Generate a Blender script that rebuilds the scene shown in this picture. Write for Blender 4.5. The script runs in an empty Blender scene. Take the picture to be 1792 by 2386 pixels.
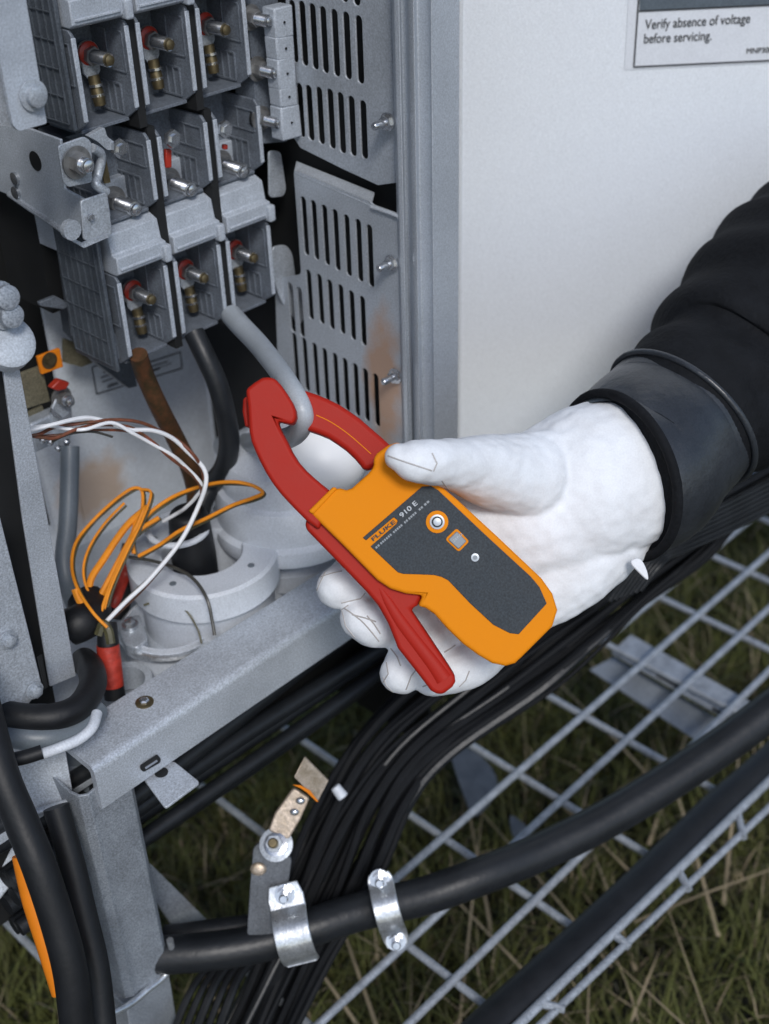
import bpy, bmesh, math, random
from mathutils import Vector, Matrix
random.seed(7)
R_ = math.radians
sc = bpy.context.scene
COL = sc.collection
# ------------------------------------------------------------------ camera
W, H, F = 1792.0, 2386.0, 2950.0
p, a, ro = R_(34), R_(44.5), R_(2)
fh = Vector((math.cos(a), math.sin(a), 0)); rt = Vector((math.sin(a), -math.cos(a), 0)); ZZ = Vector((0, 0, 1))
FW = fh*math.cos(p) - ZZ*math.sin(p); UP0 = fh*math.sin(p) + ZZ*math.cos(p)
RT = rt*math.cos(ro) - UP0*math.sin(ro); UP = UP0*math.cos(ro) + rt*math.sin(ro)
CAM = Vector((0, 0, 1.1))
cd = bpy.data.cameras.new('camera'); cam = bpy.data.objects.new('camera', cd); COL.objects.link(cam)
M = Matrix((RT, UP, -FW)).transposed().to_4x4(); M.translation = CAM
cam.matrix_world = M
cd.sensor_fit = 'VERTICAL'; cd.sensor_height = 36; cd.lens = F/H*36
cd.clip_start = .01; cd.clip_end = 200
cd.dof.use_dof = True; cd.dof.focus_distance = .76; cd.dof.aperture_fstop = 6.5
sc.camera = cam
# ------------------------------------------------------------------ world, sun, exposure
wd = bpy.data.worlds.new("World"); sc.world = wd; wd.use_nodes = True
nt = wd.node_tree; bg = nt.nodes['Background']
sky = nt.nodes.new('ShaderNodeTexSky'); sky.sky_type = 'NISHITA'; sky.sun_disc = False
SUN = Vector((-.50, -.74, .90)).normalized()
sky.sun_elevation = math.asin(SUN.z); sky.sun_rotation = math.atan2(SUN.x, SUN.y)
sky.air_density = 1.0; sky.dust_density = 1.2
nt.links.new(sky.outputs[0], bg.inputs[0]); bg.inputs[1].default_value = .11
sl = bpy.data.lights.new('sun', 'SUN'); sl.energy = 1.5; sl.angle = R_(14); sl.color = (1, .98, .955)
so = bpy.data.objects.new('sun', sl); COL.objects.link(so); so.rotation_euler = SUN.to_track_quat('Z', 'Y').to_euler()
sc.view_settings.view_transform = 'Standard'; sc.view_settings.look = 'None'
sc.view_settings.exposure = 0.42; sc.view_settings.gamma = 1
sc.render.engine = 'CYCLES'
# ------------------------------------------------------------------ pixel of the photograph -> a point on a real plane
def ray(x, y): return FW + RT*((x-896)/F) + UP*((1193-y)/F)
def P(x, y, d): return CAM + ray(x, y)*d
def PL(x, y, ax, v):
    r = ray(x, y); return CAM + r*((v-CAM[ax])/r[ax])
def PX(x, y, v=.58): return PL(x, y, 0, v)
def PY(x, y, v=.53): return PL(x, y, 1, v)
def PZ(x, y, v=.5): return PL(x, y, 2, v)
def PXp(pt):
    q = pt-CAM; d = q.dot(FW); return 896+F*q.dot(RT)/d, 1193-F*q.dot(UP)/d
# ------------------------------------------------------------------ materials
MATS = {}
def mat(name, col, rough=.5, metal=0., var=.12, scale=60., bump=.0, bscale=200., spec=.5, col2=None, stretch=None, speck=0., coat=0.):
    m = bpy.data.materials.new(name); m.use_nodes = True; n = m.node_tree; b = n.nodes['Principled BSDF']
    tc = n.nodes.new('ShaderNodeTexCoord'); src = tc.outputs['Object']
    if stretch:
        mp = n.nodes.new('ShaderNodeMapping'); mp.inputs['Scale'].default_value = stretch
        n.links.new(src, mp.inputs[0]); src = mp.outputs[0]
    no = n.nodes.new('ShaderNodeTexNoise'); no.inputs['Scale'].default_value = scale; no.inputs['Detail'].default_value = 8; no.inputs['Roughness'].default_value = .65
    n.links.new(src, no.inputs['Vector'])
    cr = n.nodes.new('ShaderNodeValToRGB')
    c2 = col2 or tuple(c*(1-var*2) for c in col); c1 = tuple(min(1, c*(1+var)) for c in col)
    cr.color_ramp.elements[0].position = .3; cr.color_ramp.elements[1].position = .68
    cr.color_ramp.elements[0].color = (*c2, 1); cr.color_ramp.elements[1].color = (*c1, 1)
    n.links.new(no.outputs['Fac'], cr.inputs[0]); out = cr.outputs[0]
    if speck:
        n2 = n.nodes.new('ShaderNodeTexNoise'); n2.inputs['Scale'].default_value = 900; n2.inputs['Detail'].default_value = 2
        n.links.new(tc.outputs['Object'], n2.inputs['Vector'])
        mr = n.nodes.new('ShaderNodeMapRange'); mr.inputs[1].default_value = .3; mr.inputs[2].default_value = .7
        mr.inputs[3].default_value = 1-speck; mr.inputs[4].default_value = 1+speck
        n.links.new(n2.outputs['Fac'], mr.inputs[0])
        mx = n.nodes.new('ShaderNodeVectorMath'); mx.operation = 'SCALE'
        n.links.new(out, mx.inputs[0]); n.links.new(mr.outputs[0], mx.inputs['Scale']); out = mx.outputs[0]
    n.links.new(out, b.inputs['Base Color'])
    rr = n.nodes.new('ShaderNodeMapRange'); rr.inputs[3].default_value = max(.05, rough-.1); rr.inputs[4].default_value = min(1, rough+.12)
    n.links.new(no.outputs['Fac'], rr.inputs[0]); n.links.new(rr.outputs[0], b.inputs['Roughness'])
    b.inputs['Metallic'].default_value = metal; b.inputs['Specular IOR Level'].default_value = spec
    b.inputs['Coat Weight'].default_value = coat
    if bump:
        bn = n.nodes.new('ShaderNodeTexNoise'); bn.inputs['Scale'].default_value = bscale; bn.inputs['Detail'].default_value = 5
        n.links.new(src, bn.inputs['Vector'])
        bu = n.nodes.new('ShaderNodeBump'); bu.inputs['Strength'].default_value = bump; bu.inputs['Distance'].default_value = .002
        n.links.new(bn.outputs['Fac'], bu.inputs['Height']); n.links.new(bu.outputs[0], b.inputs['Normal'])
    MATS[name] = m; return m
beamM = mat('galvanised beam', (.47, .51, .565), .42, .3, .08, 25, .12, 350, speck=.28)
postM = mat('weathered galvanised post', (.28, .31, .35), .5, .3, .12, 30, .15, 300, speck=.35)
ventM = mat('vent sheet steel', (.46, .50, .55), .38, .35, .08, 12, .05, 300, speck=.18)
jambM = mat('jamb steel', (.48, .52, .57), .38, .3, .06, 10, .04, 300, speck=.15)
doorM = mat('powder coated door', (.745, .785, .835), .5, 0, .02, 4, .15, 500, speck=.09)
backM = mat('cavity grey sheet', (.62, .665, .72), .5, .0, .08, 14, .1, 200, speck=.2)
trayM = mat('tray grey sheet', (.42, .46, .51), .55, .1, .12, 18, .1, 200, speck=.2)
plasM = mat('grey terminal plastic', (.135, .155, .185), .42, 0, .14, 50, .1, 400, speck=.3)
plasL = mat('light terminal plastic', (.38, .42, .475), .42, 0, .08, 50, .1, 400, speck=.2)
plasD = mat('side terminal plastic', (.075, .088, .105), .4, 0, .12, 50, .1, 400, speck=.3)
whiteP = mat('white ceramic', (.56, .60, .66), .45, 0, .05, 30, .08, 150, speck=.12)
capM = mat('white cap', (.88, .90, .92), .4, 0, .02, 30, .1, 60)
steelM = mat('bright steel', (.60, .62, .65), .22, .9, .15, 60, .1, 200)
zincM = mat('zinc bracket', (.42, .46, .51), .42, .35, .12, 40, .15, 250, speck=.25)
clampM = mat('bright clamp', (.60, .63, .66), .3, .8, .12, 60, .12, 250, speck=.2)
brassM = mat('dull brass', (.20, .16, .09), .4, .8, .25, 90)
tinM = mat('tinned copper', (.50, .42, .35), .42, .6, .15, 90, .2, 300, col2=(.28, .22, .15), speck=.2)
tanM = mat('tan plate', (.17, .155, .105), .6, .2, .15, 60, speck=.3)
redM = mat('red ring', (.38, .03, .016), .4, 0, .1, 60)
blackM = mat('black rubber', (.009, .010, .012), .5, 0, .15, 60, .12, 250, spec=.35)
blackG = mat('black cable jacket', (.012, .014, .017), .42, 0, .15, 40, .15, 200, spec=.4)
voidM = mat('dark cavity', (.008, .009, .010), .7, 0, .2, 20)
greyC = mat('grey cable jacket', (.38, .42, .46), .38, 0, .04, 60, .05, 200, speck=.08)
greyD = mat('dark grey cable', (.13, .155, .18), .42, 0, .05, 60, .05, 200, speck=.08)
brownC = mat('brown cable jacket', (.085, .034, .016), .55, 0, .35, 150, .1, 200, col2=(.028, .026, .012), spec=.2)
brownW = mat('brown wire jacket', (.16, .045, .025), .4, 0, .4, 200, col2=(.05, .035, .015))
whiteW = mat('white wire jacket', (.78, .80, .83), .35, 0, .03, 60)
darkW = mat('dark thin wire', (.05, .05, .045), .4)
yelW = mat('orange striped wire', (.74, .26, .02), .5, 0, .1, 60, spec=.2)
oliW = mat('olive wire', (.07, .065, .03), .4, 0, .2, 120)
redS = mat('red shrink sleeve', (.40, .035, .02), .45, 0, .2, 160, .4, 200)
oraM = mat('orange moulding', (.70, .228, .008), .6, 0, .01, 30, .03, 600, spec=.06)
redJ = mat('red moulding', (.35, .016, .008), .5, 0, .02, 30, .03, 600, spec=.15)
faceM = mat('charcoal faceplate', (.030, .038, .046), .6, 0, .06, 60, .05, 500, speck=.3, spec=.25)
prtM = mat('pale print', (.42, .46, .50), .5, 0, .02)
inkM = mat('dark ink', (.02, .022, .025), .6, 0, .02)
hdrM = mat('slate header', (.09, .115, .14), .5, 0, .03, speck=.25)
labM = mat('label film', (.68, .71, .76), .4, 0, .02, speck=.08)
butM = mat('grey button', (.17, .20, .23), .4, 0, .03)
ringM = mat('pale knob', (.38, .42, .46), .35, .2, .05)
gloveM = mat('white leather glove', (.75, .785, .83), .6, 0, .03, 26, .22, 140, col2=(.64, .655, .68), speck=.04)
sleeveM = mat('black sleeve cloth', (.008, .009, .011), .8, 0, .2, 60, .5, 260, spec=.15)
cuffM = mat('charcoal cuff', (.024, .028, .034), .34, 0, .3, 11, .35, 120, speck=.25, spec=.6)
orSt = mat('orange strip', (.72, .21, .012), .5, 0, .05, spec=.2)
wireM = mat('galvanised wire', (.33, .36, .40), .5, .3, .16, 90, .25, 300, speck=.3)
soilM = mat('dark soil', (.020, .020, .011), .9, 0, .5, 9, .6, 40)
g1 = mat('green blade', (.086, .094, .026), .6, 0, .3, 9, spec=.2)
g2 = mat('olive blade', (.066, .067, .022), .6, 0, .3, 9, spec=.2)
g3 = mat('straw blade', (.26, .21, .135), .6, 0, .3, 9, spec=.2)
nutM = mat('dark zinc nut', (.34, .34, .34), .35, .7, .2, 90)
dullM = mat('dull black jacket', (.008, .009, .011), .7, 0, .15, 40, .15, 200, spec=.18)
lugdM = mat('dark bracket steel', (.09, .10, .115), .5, .3, .2, 40, .15, 300, speck=.3)
def tan_patch(m, c, rad, col, name):  # mixes a noise-edged colour patch into the base colour
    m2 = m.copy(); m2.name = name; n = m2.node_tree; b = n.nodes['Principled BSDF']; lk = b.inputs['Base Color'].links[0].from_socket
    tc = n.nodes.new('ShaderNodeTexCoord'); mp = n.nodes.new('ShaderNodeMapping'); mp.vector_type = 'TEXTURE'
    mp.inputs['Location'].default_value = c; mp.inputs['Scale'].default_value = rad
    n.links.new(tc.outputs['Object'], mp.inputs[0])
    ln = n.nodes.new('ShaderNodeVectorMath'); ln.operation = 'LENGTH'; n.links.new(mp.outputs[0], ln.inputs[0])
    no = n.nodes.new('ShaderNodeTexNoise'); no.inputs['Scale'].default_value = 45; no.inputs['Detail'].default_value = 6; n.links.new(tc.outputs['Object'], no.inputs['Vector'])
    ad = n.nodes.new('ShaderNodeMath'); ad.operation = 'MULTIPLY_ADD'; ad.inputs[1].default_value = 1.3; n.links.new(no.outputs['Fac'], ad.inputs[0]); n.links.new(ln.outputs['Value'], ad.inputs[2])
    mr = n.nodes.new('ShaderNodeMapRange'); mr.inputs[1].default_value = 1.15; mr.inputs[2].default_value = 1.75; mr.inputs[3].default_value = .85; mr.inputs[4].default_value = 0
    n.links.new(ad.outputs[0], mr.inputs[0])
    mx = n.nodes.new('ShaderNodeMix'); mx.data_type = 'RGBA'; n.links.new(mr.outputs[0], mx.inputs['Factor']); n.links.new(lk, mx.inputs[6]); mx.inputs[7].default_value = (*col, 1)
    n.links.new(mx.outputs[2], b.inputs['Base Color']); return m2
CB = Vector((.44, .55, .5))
ventT = tan_patch(ventM, PX(893, 880, .58)-CB, (.02, .020, .062), (.50, .31, .20), 'tan patched vent sheet')  # warm tan patch in the sheet colour, near the right edge
backT = tan_patch(backM, PY(215, 1150, .80)-CB, (.040, .02, .036), (.50, .37, .27), 'tan patched cavity sheet')  # warm tan patch in the sheet colour, towards the left
# ------------------------------------------------------------------ mesh builder
class MB:
    def __init__(s): s.v = []; s.f = []; s.sm = []; s.mi = []
    def add(s, vs, fs, smooth=False, mi=0):
        o = len(s.v); s.v += [Vector(v) for v in vs]
        for f in fs: s.f.append([i+o for i in f]); s.sm.append(smooth); s.mi.append(mi)
        return s
    def prism(s, pts, vec, smooth=False):
        n = len(pts); vec = Vector(vec); pts = [Vector(q) for q in pts]
        nr = Vector((0, 0, 0))
        for i in range(n): nr += pts[i].cross(pts[(i+1) % n])
        if nr.dot(vec) > 0: pts = pts[::-1]
        vs = pts + [q+vec for q in pts]
        fs = [list(range(n)), list(range(2*n-1, n-1, -1))] + [[i, n+i, n+(i+1) % n, (i+1) % n][::1] for i in range(n)]
        return s.add(vs, fs, smooth)
    def box(s, lo, hi):
        (x0, y0, z0), (x1, y1, z1) = lo, hi
        vs = [(x0,y0,z0),(x1,y0,z0),(x1,y1,z0),(x0,y1,z0),(x0,y0,z1),(x1,y0,z1),(x1,y1,z1),(x0,y1,z1)]
        return s.add(vs, [[0,3,2,1],[4,5,6,7],[0,1,5,4],[1,2,6,5],[2,3,7,6],[3,0,4,7]])
    def tube(s, pts, rad, n=14, sub=6, cap=True, squash=None):
        pts = [Vector(q) for q in pts]; m = len(pts)
        rs = rad if isinstance(rad, (list, tuple)) else [rad]*m
        path = []; rr = []
        if m > 2 and sub > 1:
            for i in range(m-1):
                p0 = pts[max(0, i-1)]; p1 = pts[i]; p2 = pts[i+1]; p3 = pts[min(m-1, i+2)]
                for k in range(sub):
                    t = k/sub
                    q = .5*((2*p1)+(p2-p0)*t+(2*p0-5*p1+4*p2-p3)*t*t+(3*p1-p0-3*p2+p3)*t**3)
                    path.append(q); rr.append(rs[i]*(1-t)+rs[i+1]*t)
            path.append(pts[-1]); rr.append(rs[-1])
        else: path = pts; rr = list(rs)
        k = len(path); T = [(path[min(k-1, i+1)]-path[max(0, i-1)]).normalized() for i in range(k)]
        u = T[0].orthogonal().normalized(); vs = []
        for i in range(k):
            u = (u - T[i]*u.dot(T[i])).normalized(); w = T[i].cross(u)
            for j in range(n):
                an = 2*math.pi*j/n; off = (u*math.cos(an)+w*math.sin(an))*rr[i]
                if squash: off = off - squash[0]*(off.dot(squash[0]))*(1-squash[1])
                vs.append(path[i]+off)
        fs = [[i*n+j, i*n+(j+1) % n, (i+1)*n+(j+1) % n, (i+1)*n+j] for i in range(k-1) for j in range(n)]
        if cap: fs += [list(range(n))[::-1], [(k-1)*n+j for j in range(n)]]
        return s.add(vs, fs, True)
    def lathe(s, c, axis, prof, n=40, cap=True):
        axis = Vector(axis).normalized(); u = axis.orthogonal().normalized(); w = axis.cross(u); c = Vector(c)
        vs = []; k = len(prof)
        for (r, h) in prof:
            for j in range(n):
                an = 2*math.pi*(j+.5)/n; vs.append(c+axis*h+(u*math.cos(an)+w*math.sin(an))*r)
        fs = [[i*n+j, i*n+(j+1) % n, (i+1)*n+(j+1) % n, (i+1)*n+j] for i in range(k-1) for j in range(n)]
        if cap: fs += [list(range(n))[::-1], [(k-1)*n+j for j in range(n)]]
        return s.add(vs, fs, n > 8)
    def ell(s, c, ax, n=20, m=14):
        c = Vector(c); vs = [c+ax[2]]; 
        for i in range(1, m):
            th = math.pi*i/m
            for j in range(n):
                ph = 2*math.pi*j/n; vs.append(c+ax[0]*math.sin(th)*math.cos(ph)+ax[1]*math.sin(th)*math.sin(ph)+ax[2]*math.cos(th))
        vs.append(c-ax[2]); L = len(vs)-1
        fs = [[0, 1+j, 1+(j+1) % n] for j in range(n)]
        for i in range(m-2): fs += [[1+i*n+j, 1+(i+1)*n+j, 1+(i+1)*n+(j+1) % n, 1+i*n+(j+1) % n] for j in range(n)]
        fs += [[1+(m-2)*n+j, L, 1+(m-2)*n+(j+1) % n] for j in range(n)]
        return s.add(vs, fs, True)
    def build(s, name, material, parent=None, bevel=0, seg=2, loc=None, label=None, flat_normals=False):
        base = wloc(parent) if parent else (Vector(loc) if loc else (sum(s.v, Vector())/max(1, len(s.v))))
        me = bpy.data.meshes.new(name); me.from_pydata([v-base for v in s.v], [], s.f); me.update()
        for i, pl in enumerate(me.polygons): pl.use_smooth = s.sm[i]; pl.material_index = s.mi[i]
        bm = bmesh.new(); bm.from_mesh(me); bmesh.ops.recalc_face_normals(bm, faces=bm.faces); bm.to_mesh(me); bm.free()
        for mm in (material if isinstance(material, list) else [material]): me.materials.append(mm)
        o = bpy.data.objects.new(name, me); COL.objects.link(o)
        if parent: o.parent = parent; WL[o.name] = base
        else: o.location = base; WL[o.name] = base
        if not bevel and any(s.sm):
            try: me.set_sharp_from_angle(angle=R_(38))
            except Exception: pass
        if bevel:
            b = o.modifiers.new('bevel', 'BEVEL'); b.width = bevel; b.segments = seg; b.limit_method = 'ANGLE'; b.angle_limit = R_(35)
            b.harden_normals = False
            for pl in me.polygons: pl.use_smooth = True
            try: me.set_sharp_from_angle(angle=R_(35))
            except Exception: pass
        if label: o['label'] = label
        return o
WL = {}
def wloc(o): return WL[o.name]
def tag(o, label, cat, group=None, kind=None):
    if label: o['label'] = label
    if cat: o['category'] = cat
    if group: o['group'] = group
    if kind: o['kind'] = kind
    return o
def thing(name, loc, label, cat, group=None):
    o = bpy.data.objects.new(name, None); COL.objects.link(o); o.location = loc; WL[o.name] = Vector(loc); o.empty_display_size = .02
    return tag(o, label, cat, group)
def dup(root, off, label=None):
    r = root.copy(); COL.objects.link(r); r.location = root.location+Vector(off); WL[r.name] = WL[root.name]+Vector(off)
    if label: r['label'] = label
    for ch in list(root.children):
        c = ch.copy(); COL.objects.link(c); c.parent = r; WL[c.name] = WL[r.name]
        for g in list(ch.children):
            d = g.copy(); COL.objects.link(d); d.parent = c; WL[d.name] = WL[r.name]
    return r
def rpoly(pts, r, n=5):
    """round the corners of a 2-D polygon"""
    out = []; m = len(pts)
    for i in range(m):
        A = Vector(pts[i-1]); B = Vector(pts[i]); C_ = Vector(pts[(i+1) % m])
        d = min(r, (A-B).length*.45, (C_-B).length*.45)
        p0 = B+(A-B).normalized()*d; p1 = B+(C_-B).normalized()*d
        for k in range(n+1):
            t = k/n; out.append(tuple(p0*(1-t)**2+B*2*t*(1-t)+p1*t*t))
    return out
def smooth2(pts, n=4):
    out = []; m = len(pts)
    for i in range(m):
        p0, p1, p2, p3 = [Vector(pts[(i+k) % m]) for k in (-1, 0, 1, 2)]
        for k in range(n):
            t = k/n; out.append(tuple(.5*((2*p1)+(p2-p0)*t+(2*p0-5*p1+4*p2-p3)*t*t+(3*p1-p0-3*p2+p3)*t**3)))
    return out
def text_mb(txt, size, org, xd, yd, lift=.0003, shear=0., bold=0.):
    cu = bpy.data.curves.new('t', 'FONT'); cu.body = txt; cu.size = size; cu.extrude = lift; cu.shear = shear; cu.offset = bold*size
    o = bpy.data.objects.new('t', cu); COL.objects.link(o)
    dg = bpy.context.evaluated_depsgraph_get(); me = bpy.data.meshes.new_from_object(o.evaluated_get(dg))
    xd = xd.normalized(); zd = xd.cross(yd).normalized(); yd = zd.cross(xd)
    mb = MB(); mb.add([org+xd*v.co.x+yd*v.co.y+zd*v.co.z for v in me.vertices], [list(q.vertices) for q in me.polygons])
    bpy.data.objects.remove(o); bpy.data.curves.remove(cu); bpy.data.meshes.remove(me)
    return mb
def text_w(txt):
    cu = bpy.data.curves.new('t', 'FONT'); cu.body = txt; cu.size = 1
    o = bpy.data.objects.new('t', cu); COL.objects.link(o); bpy.context.view_layer.update(); w = o.dimensions.x
    bpy.data.objects.remove(o); bpy.data.curves.remove(cu); return w
# ================================================================== SETTING
mb = MB(); n = 60
for i in range(n+1):
    for j in range(n+1):
        x = -1+(i/n)*4; y = -1.5+(j/n)*4
        mb.v.append(Vector((x, y, .012*math.sin(x*9+y*4)*math.cos(y*7-x*3))))
for i in range(n):
    for j in range(n):
        mb.f.append([i*(n+1)+j, (i+1)*(n+1)+j, (i+1)*(n+1)+j+1, i*(n+1)+j+1]); mb.sm.append(True); mb.mi.append(0)
b = 60
mb.add([(-b,-b,-.03),(b,-b,-.03),(b,b,-.03),(-b,b,-.03)], [[0,1,2,3]])
g = mb.build('ground', soilM, loc=(0, 0, 0)); tag(g, None, None, kind='structure')
# grass
mb = MB()
def blade(x, y, h, w, lean, az, mi, z0=0., flat=0.):
    d = Vector((math.cos(az), math.sin(az), 0)); s_ = Vector((-d.y, d.x, 0))*w
    pts = []
    for k in range(4):
        t = k/3; q = Vector((x, y, z0))+d*(lean*t*t+flat*t)*h+ZZ*h*(t-.35*lean*t*t)*(1-flat*.8)
        pts.append(q)
    vs = [];
    for k in range(3): vs += [pts[k]-s_*(1-k*.22), pts[k]+s_*(1-k*.22)]
    vs.append(pts[3])
    mb.add(vs, [[0,1,3,2],[2,3,5,4],[4,5,6]], True, mi)
for _ in range(60000):
    x = random.uniform(.15, 1.7); y = random.uniform(-.05, 1.15)
    cl = math.sin(x*21+3*math.sin(y*17))*math.cos(y*25+2*math.sin(x*13))
    mi = random.choices([0, 1, 2], [5+3*cl, 5-2*cl, .9])[0]
    blade(x, y, random.uniform(.02, .075)*(1+.4*cl), random.uniform(.0008, .0019), random.uniform(.2, 1.1), random.uniform(0, 6.28), mi)
for _ in range(130):
    x = random.uniform(.3, 1.6); y = random.uniform(-.05, .5)
    blade(x, y, random.uniform(.08, .20), random.uniform(.0010, .0024), random.uniform(.3, .8), random.uniform(-.9, 1.6), 2, random.uniform(.02, .06), 1.0)
gr = mb.build('grass', [g1, g2, g3], loc=(0, 0, 0)); tag(gr, 'olive and straw coloured grass under the wire mesh', None, kind='stuff')

# ================================================================== CABINET
cab = thing('cabinet', (.44, .55, .5), 'grey galvanised switchgear cabinet with slotted side vents and open interior', 'cabinet')
zb = .533
# beam: C-section with rounded front ridge, runs along X
prof = [(.530, .497), (.530, .5268), (.5304, .5292), (.5315, .5312), (.5332, .5325), (.5358, .533), (.570, .533), (.570, .528), (.537, .528), (.535, .526), (.535, .497)]
xl, xr = .2735, .60
mb = MB(); mb.prism([(xl, y, z) for y, z in prof], (xr-xl, 0, 0))
beam = mb.build('base_beam', beamM, cab)
for q_ in beam.data.polygons: q_.use_smooth = True
beam.data.set_sharp_from_angle(angle=R_(40))
# beam end: folded lip
mb = MB(); mb.prism([PY(238,1866,.529), PY(212,1700,.529), PY(226,1665,.535), PY(262,1700,.529), PY(262,1850,.529)], (0, -.0015, 0))
# hole + brown screw in top of beam
c = PZ(337, 1637, .533)
mb = MB(); mb.lathe(c, (0,0,1), [(.0062, -.002), (.0062, .0006), (.0055, .001)], 20).build('screw_hole', brassM, beam)
mb = MB(); mb.lathe(c, (0,0,1), [(.0034, .0), (.0034, .0022), (.0022, .003)], 6).build('screw', steelM, beam)
# tab bracket below beam with slot
slot = [PY(x, y, .5292) for x, y in rpoly([(326,1783),(366,1757),(374,1768),(372,1776),(334,1798),(327,1793)], 4, 3)]
MB().prism(slot, (0, -.0006, 0)).build('slot', voidM, beam)
MB().prism([PY(x, y, .5284) for x, y in [(336,1787),(364,1769),(366,1773),(338,1791)]], (0, -.0008, 0)).build('slot_edge', steelM, beam)
tz = PY(405, 1775, .53).z - .002
tab = [PZ(x, y, tz) for x, y in rpoly([(333,1812),(404,1772),(466,1822),(385,1882)], 8, 4)]
MB().prism(tab, (0, 0, -.0022)).build('bracket_tab', beamM, cab, bevel=.0005)
MB().lathe(PZ(376,1800,tz+.0002), (0,0,1), [(.0045,-.001),(.0045,.0004)], 20).build('tab_hole', voidM, cab)
# corner post (channel with rounded corners)
pf = .5325
A = PY(173,1861,pf); B = PY(318,1832,pf)
xs0, xs1 = .262, .302
pro = [(xs0, .575), (xs0-.001, .545), (xs0+.001, .537), (xs0+.006, .5335), (xs0+.012, .5345), (xs0+.018, .5325), (xs1-.004, .5325), (xs1, .536), (xs1+.001, .545), (xs1+.001, .575)]
def wallprofile(pr, z0, z1, th=.002):
    mb = MB(); m = len(pr); vs = []
    inn = []
    for i in range(m):
        a_ = Vector(pr[max(0, i-1)]); b_ = Vector(pr[min(m-1, i+1)]); d = (b_-a_).normalized(); nn = Vector((-d.y, d.x))
        inn.append(Vector(pr[i])+nn*th)
    loop = [Vector(q) for q in pr]+inn[::-1]
    mb.prism([(q.x, q.y, z0) for q in loop], (0, 0, z1-z0)); return mb
wallprofile(pro, .305, .512).build('corner_post', postM, cab, bevel=.0004)
# foot collar ring of the post + lower leg
rim = [PY(x, y, .531) for x, y in [(205,2388),(260,2362),(305,2338),(345,2305),(380,2277),(398,2250),(400,2215),(396,2190)]]
MB().tube(rim, .0026, 10).build('post_rim', clampM, cab)
MB().prism([PY(x, y, .54) for x, y in [(296,2350),(395,2272),(420,2420),(310,2440)]], (0, .03, 0)).build('post_foot', postM, cab, bevel=.001)
# slanted brace behind the post
MB().prism([PY(x, y, .575) for x, y in [(350,2012),(505,2166),(560,2230),(470,2240),(424,2190),(350,2080)]], (0, .004, 0)).build('brace', postM, cab)
# side vent wall ---------------------------------------------------
def slotted(polys, slots, x, th, name, m, parent, w=.0030):
    mb = MB()
    for pl in polys: mb.prism([PX(px, py, x) for px, py in pl], (th, 0, 0))
    o = mb.build(name, m, parent)
    cb = MB()
    for (ax, ay, bx, by) in slots:
        A = PX(ax, ay, x); B = PX(bx, by, x); pts = []
        yc = (A.y+B.y)/2
        for k in range(9): an = math.pi*k/8; pts.append((x-.003, yc+w*math.cos(an), A.z-w+w*math.sin(an)))
        for k in range(9): an = math.pi+math.pi*k/8; pts.append((x-.003, yc+w*math.cos(an), B.z+w+w*math.sin(an)))
        cb.prism(pts, (th+.006, 0, 0))
    c = cb.build('cut', m, loc=wloc(parent))
    md = o.modifiers.new('b', 'BOOLEAN'); md.operation = 'DIFFERENCE'; md.object = c; md.solver = 'EXACT'
    bpy.context.view_layer.update()
    dg = bpy.context.evaluated_depsgraph_get(); me = bpy.data.meshes.new_from_object(o.evaluated_get(dg))
    o.modifiers.clear(); o.data = me; bpy.data.objects.remove(c)
    bv = o.modifiers.new('bevel', 'BEVEL'); bv.width = .0005; bv.segments = 2; bv.limit_method = 'ANGLE'
    return o
s5 = lambda L: [(500+.4214*a1, .4214*b1, 500+.4214*c1, .4214*d1) for a1, b1, c1, d1 in L]
rowA = s5([(425,0,445,345),(480,5,500,365),(540,20,555,385),(597,35,612,405),(657,50,678,425),(722,65,742,440),(790,85,812,465)])
rowB = s5([(462,460,487,760),(512,470,540,780),(570,480,597,800),(630,490,657,825),(690,510,712,850),(750,530,770,865),(815,555,832,880)])
rowC = s5([(485,1085,512,1415),(540,1105,568,1440),(600,1130,627,1470),(660,1155,685,1500),(725,1185,745,1530),(790,1210,808,1560),(850,1240,870,1590)])
rowD = [(x, y, x+9, y+118) for x, y in [(675,657),(696,668),(717,628),(742,638),(766,651),(791,662),(816,676),(841,689)]]
rowE = [(x, y, x+12, y+127) for x, y in [(683,775),(706,786),(730,798),(753,810),(777,821),(800,833),(824,845),(847,857),(871,869)]]
rowZ = [(x-8, y-165, x-1, y-22) for x, y, _, _ in rowA]
up = slotted([[(660,-260),(900,-260),(918,60),(932,425),(880,432),(800,395),(700,345),(670,300)]], rowA+rowB+rowZ, .585, .0016, 'upper_vent_panel', ventM, cab)
lo = slotted([rpoly([(684,395),(862,470),(868,478),(930,500),(942,520),(958,1040),(1000,1400),(700,1400),(655,1040),(640,650),(702,640)], 10, 3)], rowC+rowD+rowE, .580, .0016, 'lower_vent_panel', ventT, cab)
# rolled top edge of lower panel
pts = [PX(684,398,.5815), PX(862,476,.5815)]
MB().prism([PX(684,402,.5795), PX(690,374,.590), PX(872,447,.590), PX(863,479,.5795)], (.001, 0, -.0015)).build('rolled_edge', ventM, cab, bevel=.0006)
# bright return edge of lower panel
MB().tube([PX(866,482,.579), PX(925,503,.579), PX(937,520,.579), PX(939,560,.579), PX(948,1040,.579)], .0014, 8, 3).build('panel_edge', jambM, cab)
# wall liner behind the vents
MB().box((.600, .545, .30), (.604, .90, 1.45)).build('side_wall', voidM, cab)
MB().prism([PX(770,280,.5848), PX(784,292,.5848), PX(795,372,.5848), PX(784,372,.5848)], (-.0005,0,0))
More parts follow.
